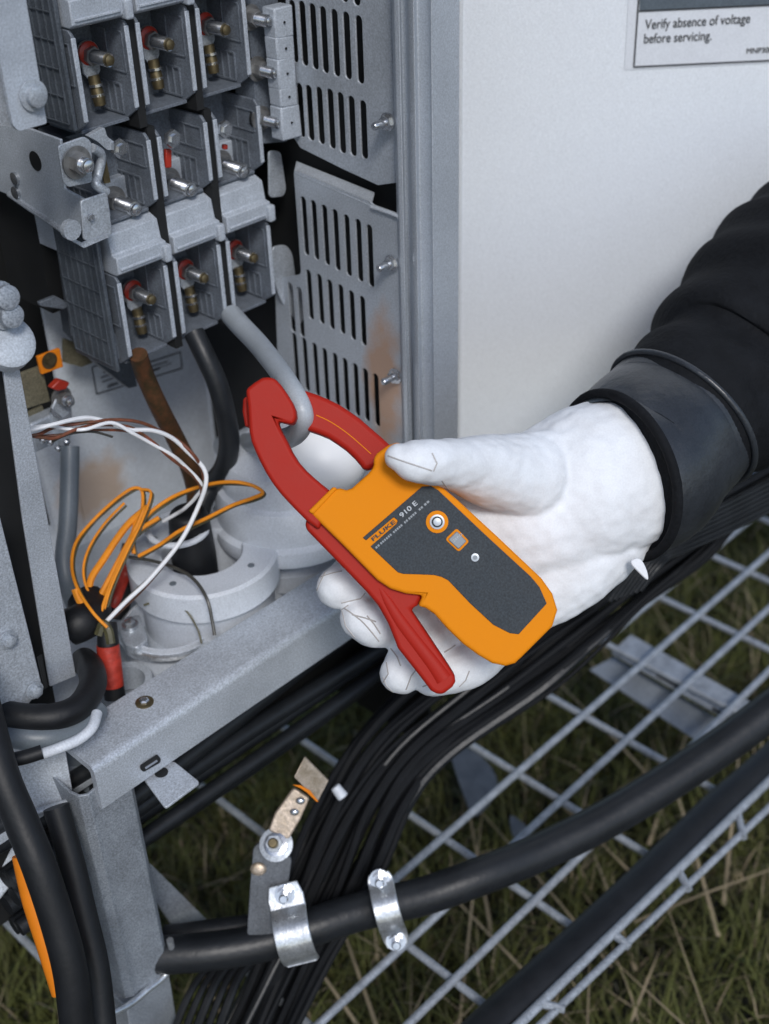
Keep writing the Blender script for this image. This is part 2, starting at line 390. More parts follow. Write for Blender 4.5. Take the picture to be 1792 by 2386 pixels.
# studs with nuts
for (x, y) in [(905,283),(914,612),(923,875)]:
    c = PX(x, y, .579)
    s_ = MB().lathe(c, (-1,0,0), [(.0058,0),(.0058,.0014)], 20).lathe(c, (-1,0,0), [(.0046,.0014),(.0046,.0045)], 6).lathe(c, (-1,0,0), [(.0026,.0045),(.0026,.013),(.002,.0138)], 14)
    s_.build('stud', steelM, cab)
# jamb: vertical rolled profile
row = 700
prj = [(929,.5812),(934,.5765),(945,.5765),(949,.5830),(958,.5835),(964,.5760),(975,.5755),(981,.5840),(1004,.5850),(1010,.5830)]
pr = [(xx, PX(px, row, xx).y) for px, xx in prj]
loop = pr+[(.6125, pr[-1][1]+.003), (.6125, pr[0][1])]
MB().prism([(x, y, .45) for x, y in loop], (0, 0, 1.0)).build('door_jamb', jambM, cab, bevel=.0009, seg=3)
# back, roof, tray, far side
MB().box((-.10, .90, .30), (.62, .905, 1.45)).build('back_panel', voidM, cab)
MB().box((-.10, .50, 1.45), (.62, .90, 1.46)).build('roof', jambM, cab)
MB().box((-.10, .50, .30), (-.095, .90, 1.45)).build('side_wall', jambM, cab)
MB().box((-.05, .571, .478), (.60, .84, .482)).build('tray', trayM, cab)
MB().box((.455, .802, .482), (.598, .806, .745)).build('rear_sheet', backT, cab)
MB().box((.30, .8025, .482), (.4545, .806, .612)).build('rear_sheet', backT, cab)
x9 = PY(573, 900, .80).x
MB().box((x9, .8, .482), (.598, .803, .745)).build('rear_sheet', backM, cab, bevel=.0008)
# faint data plate on the rear sheet
def ylab(pts, m, name, par, y=.8, d=.0006): return MB().prism([PY(a1, b1, y) for a1, b1 in pts], (0, -d, 0)).build(name, m, par)
pln = MB()
def ln(pa, pb, w=1.5, y=.8):
    A = PY(*pa, y); B = PY(*pb, y); d = (B-A).normalized(); s_ = d.cross(Vector((0,1,0)))*w*.00018
    pln.prism([A-s_, A+s_, B+s_, B-s_], (0, -.0005, 0))
Lc = [(214,856),(238,848),(305,858),(420,820),(424,858),(225,918)]
for i in range(6): ln(Lc[i], Lc[(i+1) % 6], 2.2)
for (x0, y0, x1, y1, w) in [(238,890,300,868,2),(235,880,262,870,2),(250,902,275,893,3),(282,891,318,879,3),(330,873,372,858,3),(240,868,262,861,2),(310,868,390,842,2),(252,897,400,846,1)]: ln((x0, y0), (x1, y1), w)
pln.build('data_plate', inkM, cab, )
# ================================================================== DOOR
dd = Vector((math.cos(R_(-41.7)), math.sin(R_(-41.7)), 0)); dn = Vector((-dd.y, dd.x, 0)); 
if dn.dot(FW) > 0: dn = -dn
D0 = P(1066, 600, 1.06)
def PD(x, y, off=0.):
    r = ray(x, y); q = D0+dn*off; t = (q-CAM).dot(dn)/r.dot(dn); return CAM+r*t
zbot = PD(1300, 1100).z
door = thing('door', (D0.x, D0.y, zbot), 'large pale grey powder coated cabinet door behind the gloved hand', 'door')
A = Vector((D0.x, D0.y, zbot)); Bv = A+dd*1.0
MB().prism([A, Bv, Bv+ZZ*1.1, A+ZZ*1.1], -dn*.03).build('door_panel', doorM, door, bevel=.002, seg=3)
e0 = PD(1000, 600); e0 = Vector((e0.x, e0.y, zbot))-dn*.030
e1 = Vector((D0.x, D0.y, zbot))+dn*.0006+dd*.003
MB().prism([e0-dd*.03, e1+dd*.0005, e1+dd*.0005+ZZ*1.1, e0-dd*.03+ZZ*1.1], -dn*.02).build('hinge_flange', doorM, door)
# warning label on the door
lp = lambda x, y, o: PD(x, y, o)
lab = MB().prism([lp(1472,-140,.0003), lp(1472-17,163,.0003), lp(1960,138,.0003), lp(1990,-160,.0003)], dn*.0003).build('warning_label', labM, door)
MB().prism([lp(1493,-130,.0006), lp(1490,25,.0006), lp(1960,5,.0006), lp(1975,-150,.0006)], dn*.0003).build('label_header', hdrM, lab)
fr = MB()
def dl(pa, pb, w):
    A = lp(*pa, .0009); B = lp(*pb, .0009); d = (B-A).normalized(); s_ = d.cross(dn)*w
    fr.prism([A-s_, A+s_, B+s_, B-s_], dn*.0003)
dl((1497,-130),(1477,156),.0006); dl((1477,156),(1960,133),.0006); dl((1489,26),(1960,4),.0006)
fr.build('label_frame', inkM, lab)
def dtext(txt, pa, pb, m, name, shear=.0, hs=1.):
    A = lp(*pa, .0010); B = lp(*pb, .0010); wd_ = (B-A).length; size = wd_/text_w(txt)
    xd = (B-A).normalized(); yd = dn.cross(xd) if dn.cross(xd).z > 0 else -dn.cross(xd)
    t = text_mb(txt, size, A, xd, yd, bold=.0)
    if hs != 1.:
        for v in t.v: k = (v-A).dot(yd); v += yd*k*(hs-1)
    return t.build(name, m, lab)
dtext("Verify absence of voltage", (1503,68), (1747,53), inkM, 'label_text', hs=1.25)
dtext("before servicing.", (1499,101), (1656,93), inkM, 'label_text', hs=1.25)
dtext("MNP300", (1738,125), (1798,122), inkM, 'label_text')

# ================================================================== TERMINALS
PITCH = .0465
def ribs(mb, x, y0, y1, z0, z1, ny, nz, t=.0007, w=.0005):
    for i in range(ny+1):
        y = y0+(y1-y0)*i/ny; mb.box((x-t, y-w, z0), (x+.0001, y+w, z1))
    for i in range(nz+1):
        z = z0+(z1-z0)*i/nz; mb.box((x-t*1.05, y0, z-w), (x+.0001, y1, z+w))
def divider(par, x, z0, z1, yf=.66, yb=.700, side=False):
    mb = MB(); mb.prism([(x, yf, z0+.008), (x, yf, z1-.003), (x, yf+.003, z1), (x, yb, z1), (x, yb, z0), (x, yf+.012, z0)], (.0022, 0, 0))
    o = mb.build('divider', plasM, par, bevel=.0005)
    r = MB(); zz = z0+.004
    ribs(r, x, yf+.012, yb-.002, zz, z0+.022, 4, 1, .0012, .0005); ribs(r, x, yf+.004, yb-.002, zz+.026, z1-.008, 2, 1, .0008, .0004)
    r.build('ribs', plasM, o)
    MB().box((x-.0006, yf-.0008, z0+.009), (x+.0026, yf+.0006, z1-.004)).build('edge_highlight', plasL, o, bevel=.0005)  # front bead in lighter plastic paints the highlight along the divider edge
    return o
def bolt(par, c, L=.020, ring=True, r=.0058):
    q = MB().lathe(c, (0,-1,0), [(r*1.5,0),(r*1.5,.0012)], 24).lathe(c, (0,-1,0), [(r*1.02,.0012),(r*1.02,.0075)], 6)
    o = q.build('nut', nutM, par)
    if ring: MB().lathe(Vector(c)+Vector((-.0004,-.0014,.0012)), (0,-1,0), [(r*1.22,0),(r*1.25,.0016),(r*1.0,.0026)], 24).build('red_ring', redM, o)
    pr_ = []
    h = .005
    while h < L: pr_ += [(r*.74, h), (r*.67, h+.0006), (r*.74, h+.0012)]; h += .0012
    MB().lathe(c, (0,-1,0), pr_+[(r*.6, L+.0004)], 18).build('threaded_stud', steelM, o)
    MB().lathe(Vector(c)+Vector((0,-L-.0005,0)), (0,-1,0), [(r*.60,0),(r*.56,.0022),(r*.3,.003)], 16).build('stud_tip', brassM if ring else steelM, o)
    return o
def lug(par, c, L=.030):
    c = Vector(c)
    mb = MB(); w = .0062
    out = [(-w, .004), (w, .004), (w, -.010), (w*.6, -.0135), (-w*.6, -.0135), (-w, -.010)]
    mb.prism([c+Vector((a1, -.001, b1)) for a1, b1 in out], (0, -.002, 0))
    o = mb.build('lug', zincM, par, bevel=.0004)
    MB().tube([c+Vector((0, -.003, -.012)), c+Vector((0, -.004, -.018)), c+Vector((0, -.005, -.024)), c+Vector((0,-.006,-L))], [.0040, .0036, .0042, .0036], 14, 4).build('crimp_barrel', brassM, o)
    for h in (-.017, -.023): MB().lathe(c+Vector((0, -.0045, h)), (0,-.15,-1), [(.0045,0),(.0045,.0016)], 16).build('crimp_ring', steelM, o)
    return o
def body(par, x0, z0, z1, yf=.657):
    w = PITCH-.0062
    mb = MB()
    mb.prism([(x0, yf, z0+.002), (x0, yf-.0005, z0+(z1-z0)*.42), (x0, yf+.004, z0+(z1-z0)*.45), (x0, yf+.006, z1-.004), (x0, yf+.016, z1), (x0, .75, z1), (x0, .75, z0), (x0, yf+.003, z0)], (w, 0, 0))
    o = mb.build('housing', plasL, par, bevel=.0009, seg=3)
    MB().box((x0+w-.004, yf-.0035, z0-.001), (x0+w+.002, yf+.004, z0+.011)).build('latch', plasL, o, bevel=.0015, seg=3)
    MB().box((x0+.012, yf-.0009, z0+(z1-z0)*.40), (x0+.0125, yf+.0045, z1-.006))
    MB().box((x0+.002, yf-.0012, z0+.004), (x0+w-.006, yf+.0004, z0+.0056)).build('lip', plasL, o, bevel=.0004)
    return o
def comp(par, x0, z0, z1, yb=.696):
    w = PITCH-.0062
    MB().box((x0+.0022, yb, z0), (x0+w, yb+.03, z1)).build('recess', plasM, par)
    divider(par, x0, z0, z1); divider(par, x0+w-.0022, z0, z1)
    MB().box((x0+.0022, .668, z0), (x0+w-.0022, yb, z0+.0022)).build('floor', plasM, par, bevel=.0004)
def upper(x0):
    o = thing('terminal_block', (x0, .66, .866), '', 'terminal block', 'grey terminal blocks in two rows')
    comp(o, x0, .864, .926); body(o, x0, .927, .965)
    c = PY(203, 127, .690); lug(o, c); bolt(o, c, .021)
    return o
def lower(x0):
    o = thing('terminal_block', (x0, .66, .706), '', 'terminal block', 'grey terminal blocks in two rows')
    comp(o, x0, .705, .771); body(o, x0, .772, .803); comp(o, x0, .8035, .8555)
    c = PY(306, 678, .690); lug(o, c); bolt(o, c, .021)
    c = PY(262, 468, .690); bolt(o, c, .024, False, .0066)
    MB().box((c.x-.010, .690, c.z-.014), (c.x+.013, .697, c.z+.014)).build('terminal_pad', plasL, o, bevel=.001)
    return o
u0 = upper(.426); l0 = lower(.431)
u0['label'] = 'upper grey terminal block furthest left, red ringed bolt above the busbar link'
l0['label'] = 'lower grey terminal block furthest left, feeding the brown cable'
for k in (1, 2):
    dup(u0, (PITCH*k, 0, 0), ['', 'middle upper grey terminal block, between its left and right twins', 'upper grey terminal block furthest right, beside the small row of bolts'][k])
    dup(l0, (PITCH*k, 0, 0), ['', 'middle lower grey terminal block, feeding the thick black cable', 'lower grey terminal block furthest right, feeding the grey cable in the red jaws'][k])
# dark carcass behind and between the blocks
bk = thing('breaker', (.5, .75, .70), 'dark breaker body behind the grey terminal blocks with ribbed left side', 'breaker')
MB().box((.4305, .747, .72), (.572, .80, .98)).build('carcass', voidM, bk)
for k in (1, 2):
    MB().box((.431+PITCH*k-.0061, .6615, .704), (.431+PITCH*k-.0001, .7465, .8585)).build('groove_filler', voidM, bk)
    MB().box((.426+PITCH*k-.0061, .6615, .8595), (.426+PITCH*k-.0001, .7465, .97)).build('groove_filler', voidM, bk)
# ribbed left cheek
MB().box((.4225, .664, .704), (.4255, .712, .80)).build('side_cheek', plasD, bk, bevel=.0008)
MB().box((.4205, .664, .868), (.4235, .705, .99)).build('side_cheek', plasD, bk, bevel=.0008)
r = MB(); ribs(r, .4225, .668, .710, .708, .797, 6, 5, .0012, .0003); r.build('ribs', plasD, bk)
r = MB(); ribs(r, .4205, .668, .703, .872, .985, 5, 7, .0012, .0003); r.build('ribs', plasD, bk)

# small bolt column & pale block strip at the right
ax = thing('auxiliary_terminal', (.585, .66, .87), 'narrow column of three small bolts and pale square cells beside the upper vents', 'terminal block')
for i, (pl) in enumerate([[(638,20),(682,10),(686,85),(644,92)], [(643,88),(685,82),(689,138),(648,142)], [(647,140),(688,128),(692,205),(652,212)], [(652,207),(692,197),(696,246),(656,252)], [(655,252),(698,242),(706,318),(660,330)]]):
    MB().prism([PY(x, y, .642) for x, y in pl], (0, .012, 0)).build('cell', plasL, ax, bevel=.0012, seg=2)
    cx = sum(q[0] for q in pl)/4; cy = sum(q[1] for q in pl)/4
    MB().lathe(PY(cx, cy, .6415), (0,-1,0), [(.0008,0),(.0008,.0006)], 8).build('cell_hole', voidM, ax)
MB().prism([PY(x, y, .665) for x, y in [(572,-20),(645,-30),(668,330),(604,335)]], (0, .02, 0)).build('backing', plasM, ax)
for i, (x, y) in enumerate([(583,40),(598,160),(607,275)]):
    c = PY(x, y, .664)
    MB().lathe(c, (0,-1,0), [(.0078,-.003),(.0078,.0008)], 24).build('dark_washer', voidM, ax)
    bolt(ax, c, .017, False, .0055)
# rounded plates right of the blocks
for nm, pts in [('rounded_plate', [(626,350),(655,352),(668,440),(662,458),(628,462)]), ('rounded_plate', [(634,575),(668,570),(682,590),(690,650),(745,668),(700,760),(655,700),(640,655)])]:
    o = MB().prism([PY(x, y, .668) for x, y in rpoly(pts, 12, 4)], (0, .0018, 0)).build(nm, zincM, bevel=.0006)
    tag(o, 'rounded grey plate beside the %s right terminal block' % ('middle bolt of the' if pts[0][1] < 400 else 'bottom of the lowest'), 'plate')
# dark void between blocks and vents
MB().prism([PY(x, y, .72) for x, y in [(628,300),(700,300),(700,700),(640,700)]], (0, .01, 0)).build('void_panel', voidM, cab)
# link brackets at left
lk = thing('busbar_link', tuple(PY(230,400,.65)), 'pale zinc link with two square bolted plates left of the terminal blocks', 'busbar link')
MB().prism([PY(x, y, .64) for x, y in rpoly([(135,340),(198,318),(214,330),(216,425),(160,437),(148,425)], 9, 4)], (0, .002, 0)).build('square_plate', zincM, lk, bevel=.0005)
MB().prism([PY(x, y, .645) for x, y in rpoly([(188,468),(250,448),(260,525),(262,548),(196,562)], 9, 4)], (0, .002, 0)).build('square_plate', zincM, lk, bevel=.0005)
MB().tube([PY(214,345,.652), PY(236,362,.655), PY(228,410,.655), PY(224,430,.650), PY(248,448,.650)], .0030, 10).build('bent_strap', zincM, lk)
MB().prism([PY(x, y, .66) for x, y in rpoly([(205,318),(244,296),(250,318),(290,348),(250,350),(228,330)], 5, 3)], (0, .004, 0)).build('upper_tab', zincM, lk, bevel=.0006)
bolt(lk, PY(178,378,.639), .010, False, .0065)
MB().lathe(PY(210,505,.6445), (0,-1,0), [(.0022,0),(.0022,.002)], 6).build('small_screw', steelM, lk)
MB().prism([PY(x, y, .656) for x, y in [(224,345),(244,352),(258,425),(244,428)]], (0,.001,0)).build('amber_strip', brassM, lk)
# red tag marks at middle row
for (x, y, w, h, nm) in [(394,370,7,22,'red_tag'), (527,343,5,6,'red_tag'), (310,80,9,6,'red_tag')]:
    o = MB().prism([PY(x-w, y-h, .664), PY(x+w, y-h, .664), PY(x+w, y+h, .664), PY(x-w, y+h, .664)], (0, .003, 0)).build(nm, redM, bevel=.0008)
    tag(o, {394: 'long red tag above the bolt of the middle column', 527: 'tiny red tag above the right middle bolt', 310: 'small rusty red tag between the two upper left blocks'}[x], 'tag')
# hook screws under the upper row
for (x, y) in [(398,322),(275,345),(520,300)]:
    o = MB().lathe(PY(x, y, .66), (0,-1,0), [(.006,0),(.006,.003),(.0035,.0032),(.0035,.005)], 6).build('small_bolt', steelM)
    tag(o, {398: 'small hexagon bolt below the upper middle block', 275: 'small hexagon bolt on the link below the upper left block', 520: 'small hexagon bolt below the upper right block'}[x], 'bolt', 'small hexagon bolts under the upper blocks')

# ---------------- left upper mounting plate + shelf
pl = thing('mounting_plate', tuple(PY(50,150,.60)), 'pale folded mounting plate with a round bolt at the upper left', 'mounting plate')
MB().prism([PY(x, y, .60) for x, y in rpoly([(-60,0),(60,-8),(110,288),(44,306),(30,292),(-20,40)], 6, 3)], (0, .0025, 0)).build('front_face', plasL, pl, bevel=.0008)
MB().prism([PY(x, y, .612) for x, y in [(-60,60),(6,60),(36,300),(-60,270)]], (0, .002, 0)).build('fold', zincM, pl)
c = PY(77,222,.599); MB().lathe(c, (0,-1,0), [(.0082,0),(.0082,.001),(.0055,.0012),(.0055,.0048),(.003,.0056)], 28).build('bolt', zincM, pl)
sh = thing('shelf_bracket', tuple(PX(60,420,.40)), 'grey angled shelf bracket with round hole under the mounting plate', 'bracket')
XS = .41
MB().prism([PX(x, y, XS) for x, y in [(-40,285),(70,300),(140,325),(150,440),(205,470),(175,555),(20,455),(-40,430)]], (.002, 0, 0)).build('web', trayM, sh, bevel=.0006)
MB().tube([PX(22,452,XS), PX(100,505,XS), PX(160,545,XS)], .0022, 8, 2).build('rolled_flange', zincM, sh)
MB().lathe(PX(83,375,XS-.0002), (-1,0,0), [(.0062,0),(.0062,.0004)], 24).build('round_hole', voidM, sh)
for (x, y) in [(38,415),(40,448)]: MB().lathe(PX(x, y, XS), (-1,0,0), [(.0042,0),(.0042,.002),(.002,.003)], 14).build('rivet', steelM, sh)
MB().lathe(PY(165,535,.62), (0,-1,0), [(.006,-.002),(.006,.002)], 16).build('hook_end', zincM, sh)
MB().prism([PY(x, y, .625) for x, y in [(155,545),(195,568),(255,545),(255,552),(196,578),(158,556)]], (0,.003,0)).build('lower_lip', zincM, sh)
# column behind left, dark vertical channel between black void and ribs
o = MB().prism([PY(x, y, .745) for x, y in [(95,520),(128,530),(165,780),(230,850),(300,905),(320,900),(250,560)]], (0, .01, 0)).build('channel', plasD, bevel=.001)
tag(o, 'dark grey vertical channel between the black cavity and the ribbed terminal side', 'channel')
o = MB().prism([PY(x, y, .73) for x, y in [(92,705),(130,690),(165,708),(150,722),(96,714)]], (0, .004, 0)).build('clip', plasM, bevel=.0008)
tag(o, 'small grey clip on the dark channel at the left', 'clip')

# ================================================================== LEFT SIDE: strip, knob, tags
st = thing('vertical_strip', tuple(P(100,1300,.80)), 'tall pale metal strip at the left edge with a bolted foot bracket', 'metal strip')
YS = .60
MB().prism([PY(x, y, YS) for x, y in [(-3,800),(46,858),(110,1200),(178,1575),(118,1600),(54,1210),(8,860)]], (0, .002, 0)).build('strip_face', beamM, st, bevel=.0005)
MB().prism([PY(x, y, .585) for x, y in [(-60,1190),(0,1200),(70,1480),(100,1600),(60,1650),(-60,1640)]], (0, .002, 0)).build('foot_bracket', beamM, st, bevel=.0008)
MB().prism([PY(x, y, .583) for x, y in [(88,1532),(98,1526),(112,1600),(104,1606)]], (0, .001, 0)).build('slot', voidM, st)
for (x, y) in [(18,1490),(80,1608)]:
    MB().lathe(PY(x, y, .584), (0,-1,0), [(.006,0),(.006,.001)], 20).lathe(PY(x,y,.584), (0,-1,0), [(.0042,.001),(.0042,.004),(.002,.005)], 6).build('screw', zincM, st)
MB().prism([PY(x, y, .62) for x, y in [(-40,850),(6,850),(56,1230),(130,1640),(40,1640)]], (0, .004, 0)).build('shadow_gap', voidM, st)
k = MB().lathe(PY(15,800,.60), (0,-.75,.6), [(.013,-.006),(.0155,-.004),(.0155,.004),(.013,.006),(.004,.0065)], 30).build('knob', trayM)
tag(k, 'round grey plastic knob on top of the pale metal strip', 'knob')
for i, (x, y) in enumerate([(-2,690),(8,732)]):
    k = MB().lathe(PY(x, y, .60), (0,-1,.2), [(.0085,0),(.0085,.002),(.0055,.0025),(.0055,.007),(.0068,.0075),(.0068,.0105),(.0045,.0115)], 20).build('insulator', postM)
    tag(k, ['upper small grey insulator at the left frame edge', 'lower small grey insulator just above the round knob'][i], 'insulator')
# tags and left terminal
o = MB().prism([PY(x, y, .74) for x, y in [(30,877),(98,853),(118,935),(45,958)]], (0, .003, 0)).build('tan_plate', tanM, bevel=.0005); tag(o, 'olive tan square plate at the left below the round knob', 'plate')
o = MB().prism([PY(x, y, .74) for x, y in [(60,965),(100,945),(108,975),(50,1000),(44,985)]], (0, .003, 0)).build('tan_plate', tanM, bevel=.0005); tag(o, 'smaller olive tan plate directly above the white wires', 'plate')
o = thing('orange_tag', tuple(PY(118,842,.735)), 'square orange tag with dark round stamp at the left', 'tag')
MB().prism([PY(x, y, .735) for x, y in [(88,832),(140,812),(148,855),(98,873)]], (0, .003, 0)).build('tag_plate', orSt, o, bevel=.0005)
MB().lathe(PY(115,840,.7345), (0,-1,0), [(.0062,0),(.0062,.0004)], 20).lathe(PY(115,840,.734), (0,-1,0), [(.003,0),(.003,.003)], 6).build('stamp', brassM, o)
o = MB().prism([PY(x, y, .775) for x, y in [(150,790),(185,800),(232,840),(190,855),(150,845)]], (0, .003, 0)).build('tan_corner', tanM); tag(o, 'tan triangular corner plate beside the orange tag', 'plate')
tb = thing('earth_terminal', tuple(PY(140,930,.73)), 'left earth terminal with red nut and stepped steel lug beside the orange tag', 'terminal')
bolt(tb, PY(142,925,.73), .010, False, .0055)
MB().prism([PY(x, y, .722) for x, y in [(120,905),(140,885),(164,892),(155,908),(135,912)]], (0,.006,0)).build('red_nut', redM, tb, bevel=.001)
MB().prism([PY(x, y, .728) for x, y in [(130,930),(165,925),(172,1000),(155,1050),(135,1050),(118,960)]], (0, .003, 0)).build('lug', zincM, tb, bevel=.001)
MB().prism([PY(x, y, .7265) for x, y in [(120,950),(148,975),(165,962),(168,972),(150,990),(118,962)]], (0, .001, 0)).build('bright_rib', steelM, tb)
MB().box(tuple(PY(105,1010,.73)-Vector((.010,.0,.012))), tuple(PY(105,1010,.73)+Vector((.016,.012,.012)))).build('clamp_block', zincM, tb, bevel=.002)
for (x, y) in [(100,1025),(118,1030),(135,1045),(155,1030)]: MB().ell(PY(x, y, .722), [Vector((.0028,0,0)),Vector((0,.0028,0)),Vector((0,0,.0028))], 10, 6).build('rivet', steelM, tb)
o = MB().prism([PY(x, y, .75) for x, y in [(60,1035),(74,1030),(116,1215),(108,1220)]], (0,.001,0))
ln_ = MB().prism([PY(x, y, .79) for x, y in [(66,1028),(70,1028),(118,1222),(102,1232),(102,1228),(113,1222)]], (0,.0006,0)).build('seam', inkM, cab)

# ================================================================== TRAY CONTENTS
def lath(name, px, py, z, prof, m, label, cat, n=56, hole=None):
    c = PZ(px, py, z); t = thing(name, (c.x, c.y, c.z+prof[-1][1]), label, cat)
    MB().lathe(c, (0,0,1), prof, n, cap=False).build('shell', m, t); return t, c
gl, c = lath('cable_gland', 472, 1287, .560, [(.024,-.078),(.0285,-.012),(.0285,-.001),(.030,.001),(.053,.001),(.0555,-.001),(.0555,-.022),(.050,-.026),(.049,-.078)], whiteP, 'round white cable gland with wide central hole behind the beam', 'cable gland')
for an in (.3, 1.9, 3.5, 5.0):
    MB().lathe(c+Vector((.042*math.cos(an), .042*math.sin(an), .0008)), (0,0,1), [(.0026,0),(.0026,.0006)], 12).build('screw_hole', greyD, gl)
MB().lathe(c+Vector((0,0,-.06)), (0,0,1), [(.0001,0),(.028,0)], 30, cap=False).build('gland_floor', voidM, gl)
MB().prism([PY(x, y, .60) for x, y in rpoly([(500,1395),(560,1360),(640,1435),(575,1450),(535,1430)], 10, 3)], (0, .02, 0)).build('foot', whiteP, gl, bevel=.002)
bs, c = lath('porcelain_bushing', 668, 1120, .585, [(.030,-.10),(.036,-.082),(.0405,-.077),(.0405,-.062),(.034,-.058),(.034,-.050),(.050,-.046),(.0585,-.040),(.0605,-.033),(.0595,-.027),(.0555,-.024),(.0555,-.002),(.0535,.003),(.0495,.005),(.0495,.020),(.0465,.028),(.036,.033),(.028,.034),(.028,.040),(.0001,.041)], whiteP, 'large rounded white bushing seen left of and below the red jaws', 'bushing')
cp = thing('white_cap', tuple(P(748,1100,1.05)), 'bright white domed cap visible through the opening of the red jaws', 'cap')
cc = PZ(762,1075,.595)
MB().ell(P(748,1066,.93), [Vector((.034,0,0)),Vector((0,.034,0)),Vector((0,0,.029))], 40, 20).build('dome', capM, cp)
MB().tube([P(785,1134,.915), P(795,1120,.91), P(805,1108,.908)], .0016, 8).build('crease', greyD, cp)
gp, c = lath('pipe_collar', 398, 1445, .520, [(.028,-.03),(.0315,-.004),(.0325,.0),(.0345,.0),(.0345,-.02),(.036,-.04)], whiteP, 'open grey pipe collar with bolted ear in front of the white gland', 'pipe collar')
MB().lathe(c+Vector((0,0,-.018)), (0,0,1), [(.0001,0),(.030,0)], 30, cap=False).build('collar_floor', trayM, gp)
rg = []
for i in range(15):
    an = R_(60+ i*20); rg.append(c+Vector((.0365*math.cos(an), .0365*math.sin(an), -.006)))
MB().tube(rg, .0030, 8, 2).build('band', clampM, gp)
MB().prism([PZ(x, y, .522) for x, y in rpoly([(268,1448),(325,1430),(345,1490),(318,1510),(290,1500)], 8, 3)], (0, 0, -.012)).build('ear', zincM, gp, bevel=.001)
c2 = PZ(303,1455,.524); MB().lathe(c2, (0,0,1), [(.006,-.002),(.006,.0008)], 20).lathe(c2, (0,0,1), [(.0042,.0008),(.0042,.0042),(.0022,.005)], 6).build('bolt', steelM, gp)
MB().lathe(c*0+PZ(472,1287,.560)+Vector((0,0,-.0785)), (0,0,1), [(.0001,0),(.028,0)], 30, cap=False)
o = MB().tube([PZ(472,1287,.560)+Vector((-.007,.0015,h)) for h in (.040,.034,.0,-.06)], [.0085,.0145,.0165,.0165], 24).build('cable_sleeve', blackM); tag(o, 'fat black sleeve where the cables enter the white gland hole', 'cable sleeve')
# small ring above gland hole
c = PZ(415, 1232, .585)
o = MB(); o.tube([c+Vector((.021*math.cos(R_(t)), .021*math.sin(R_(t)), 0)) for t in range(0, 361, 24)], .0024, 8, 2); o = o.build('cable_ring', whiteP); tag(o, 'pale ring around the cables just above the gland hole', 'ring')
# grommet for the red sleeved cable
c = PZ(292, 1585, .505); o = MB().lathe(c, (0,0,1), [(.013,-.02),(.014,0),(.019,.001),(.020,-.002),(.020,-.02)], 36, cap=False).build('grommet', trayM); tag(o, 'grey grommet around the foot of the red sleeve', 'grommet')
o = MB().prism([PZ(x, y, .50) for x, y in rpoly([(640,1290),(690,1270),(700,1310),(660,1330)], 8, 3)], (0,0,-.01)).build('dark_opening', voidM); tag(o, 'dark opening in the tray beside the white gland', 'opening')
for i, (x, y, s_) in enumerate([(655,1345,.012), (628,1375,.010), (690,1330,.010)]):
    c = PZ(x, y, .505); o = MB().lathe(c, (0,0,1), [(s_,-.02),(s_,.004),(s_*.7,.008),(.001,.009)], 20, cap=False).build('plug', whiteP)
    tag(o, ['middle small white plug between the gland and the bushing', 'small white plug closest to the beam', 'small white plug closest to the gloved fingers'][i], 'plug')

# ================================================================== CABLES
def cable(name, pts, rpx, m, label, cat='cable', group=None, n=16, sub=8):
    q = [P(*t) for t in pts]; rr = [rpx/F*t[2] for t in pts]
    o = MB().tube(q, rr, n, sub).build(name, m); return tag(o, label, cat, group)
def dep(x, y, ax, v): return (PL(x, y, ax, v)-CAM).dot(FW)
cable('power_cable', [(452,775,.885),(478,830,.885),(505,890,.89),(524,960,.90),(534,1030,.915),(522,1090,.93),(492,1130,.945),(468,1180,.945),(460,1230,.95),(460,1290,.97)], 24.5, blackG, 'thick black cable curving from the middle lower terminal into the white gland')
cable('power_cable', [(322,826,.86),(340,880,.88),(372,950,.90),(408,1020,.93),(440,1085,.95),(455,1140,.97),(456,1200,.975),(456,1250,.98)], 22, brownC, 'brown cable dropping from the left lower terminal into the white gland')
cable('power_cable', [(540,735,.905),(562,760,.885),(600,800,.85),(640,850,.80),(675,900,.762),(700,945,.752),(706,980,.755),(690,1010,.775),(655,1025,.82),(610,1030,.90),(560,1035,.98),(520,1040,1.02)], 25, greyC, 'smooth grey cable running through the red jaws of the meter', n=24)
cable('control_cable', [(163,1040,.92),(162,1120,.92),(158,1220,.92),(150,1300,.92),(158,1360,.92),(180,1420,.93)], 22, greyD, 'dark grey cable hanging from the left earth terminal', n=20)
cable('control_cable', [(200,1400,.88),(215,1430,.87),(190,1450,.86),(165,1460,.86)], 45, blackM, 'short fat black sleeve at the foot of the dark grey cable')
# red sleeve cable
rs = thing('sleeved_cable', tuple(P(262,1600,.86)), 'short black cable end wrapped in a bright red sleeve', 'cable')
MB().tube([P(252,1450,.86), P(252,1500,.86), P(258,1560,.865), P(268,1625,.87)], [20/F*.86, 26/F*.86, 25/F*.86, 25/F*.86], 18).build('jacket', blackM, rs)
MB().tube([P(251,1502,.859), P(256,1545,.862), P(263,1598,.866)], [26.5/F*.86, 27.5/F*.86, 26/F*.86], 20).build('sleeve', redS, rs)
cable('sleeved_cable', [(300,1318,.93),(290,1345,.93),(270,1395,.92),(262,1410,.92)], 13, redS, 'short red sleeve half hidden behind the orange wires')
cable('sleeved_cable', [(310,1270,.95),(300,1320,.95),(285,1380,.95),(270,1440,.95)], 26, blackM, 'short black sleeve behind the loops of orange wire')
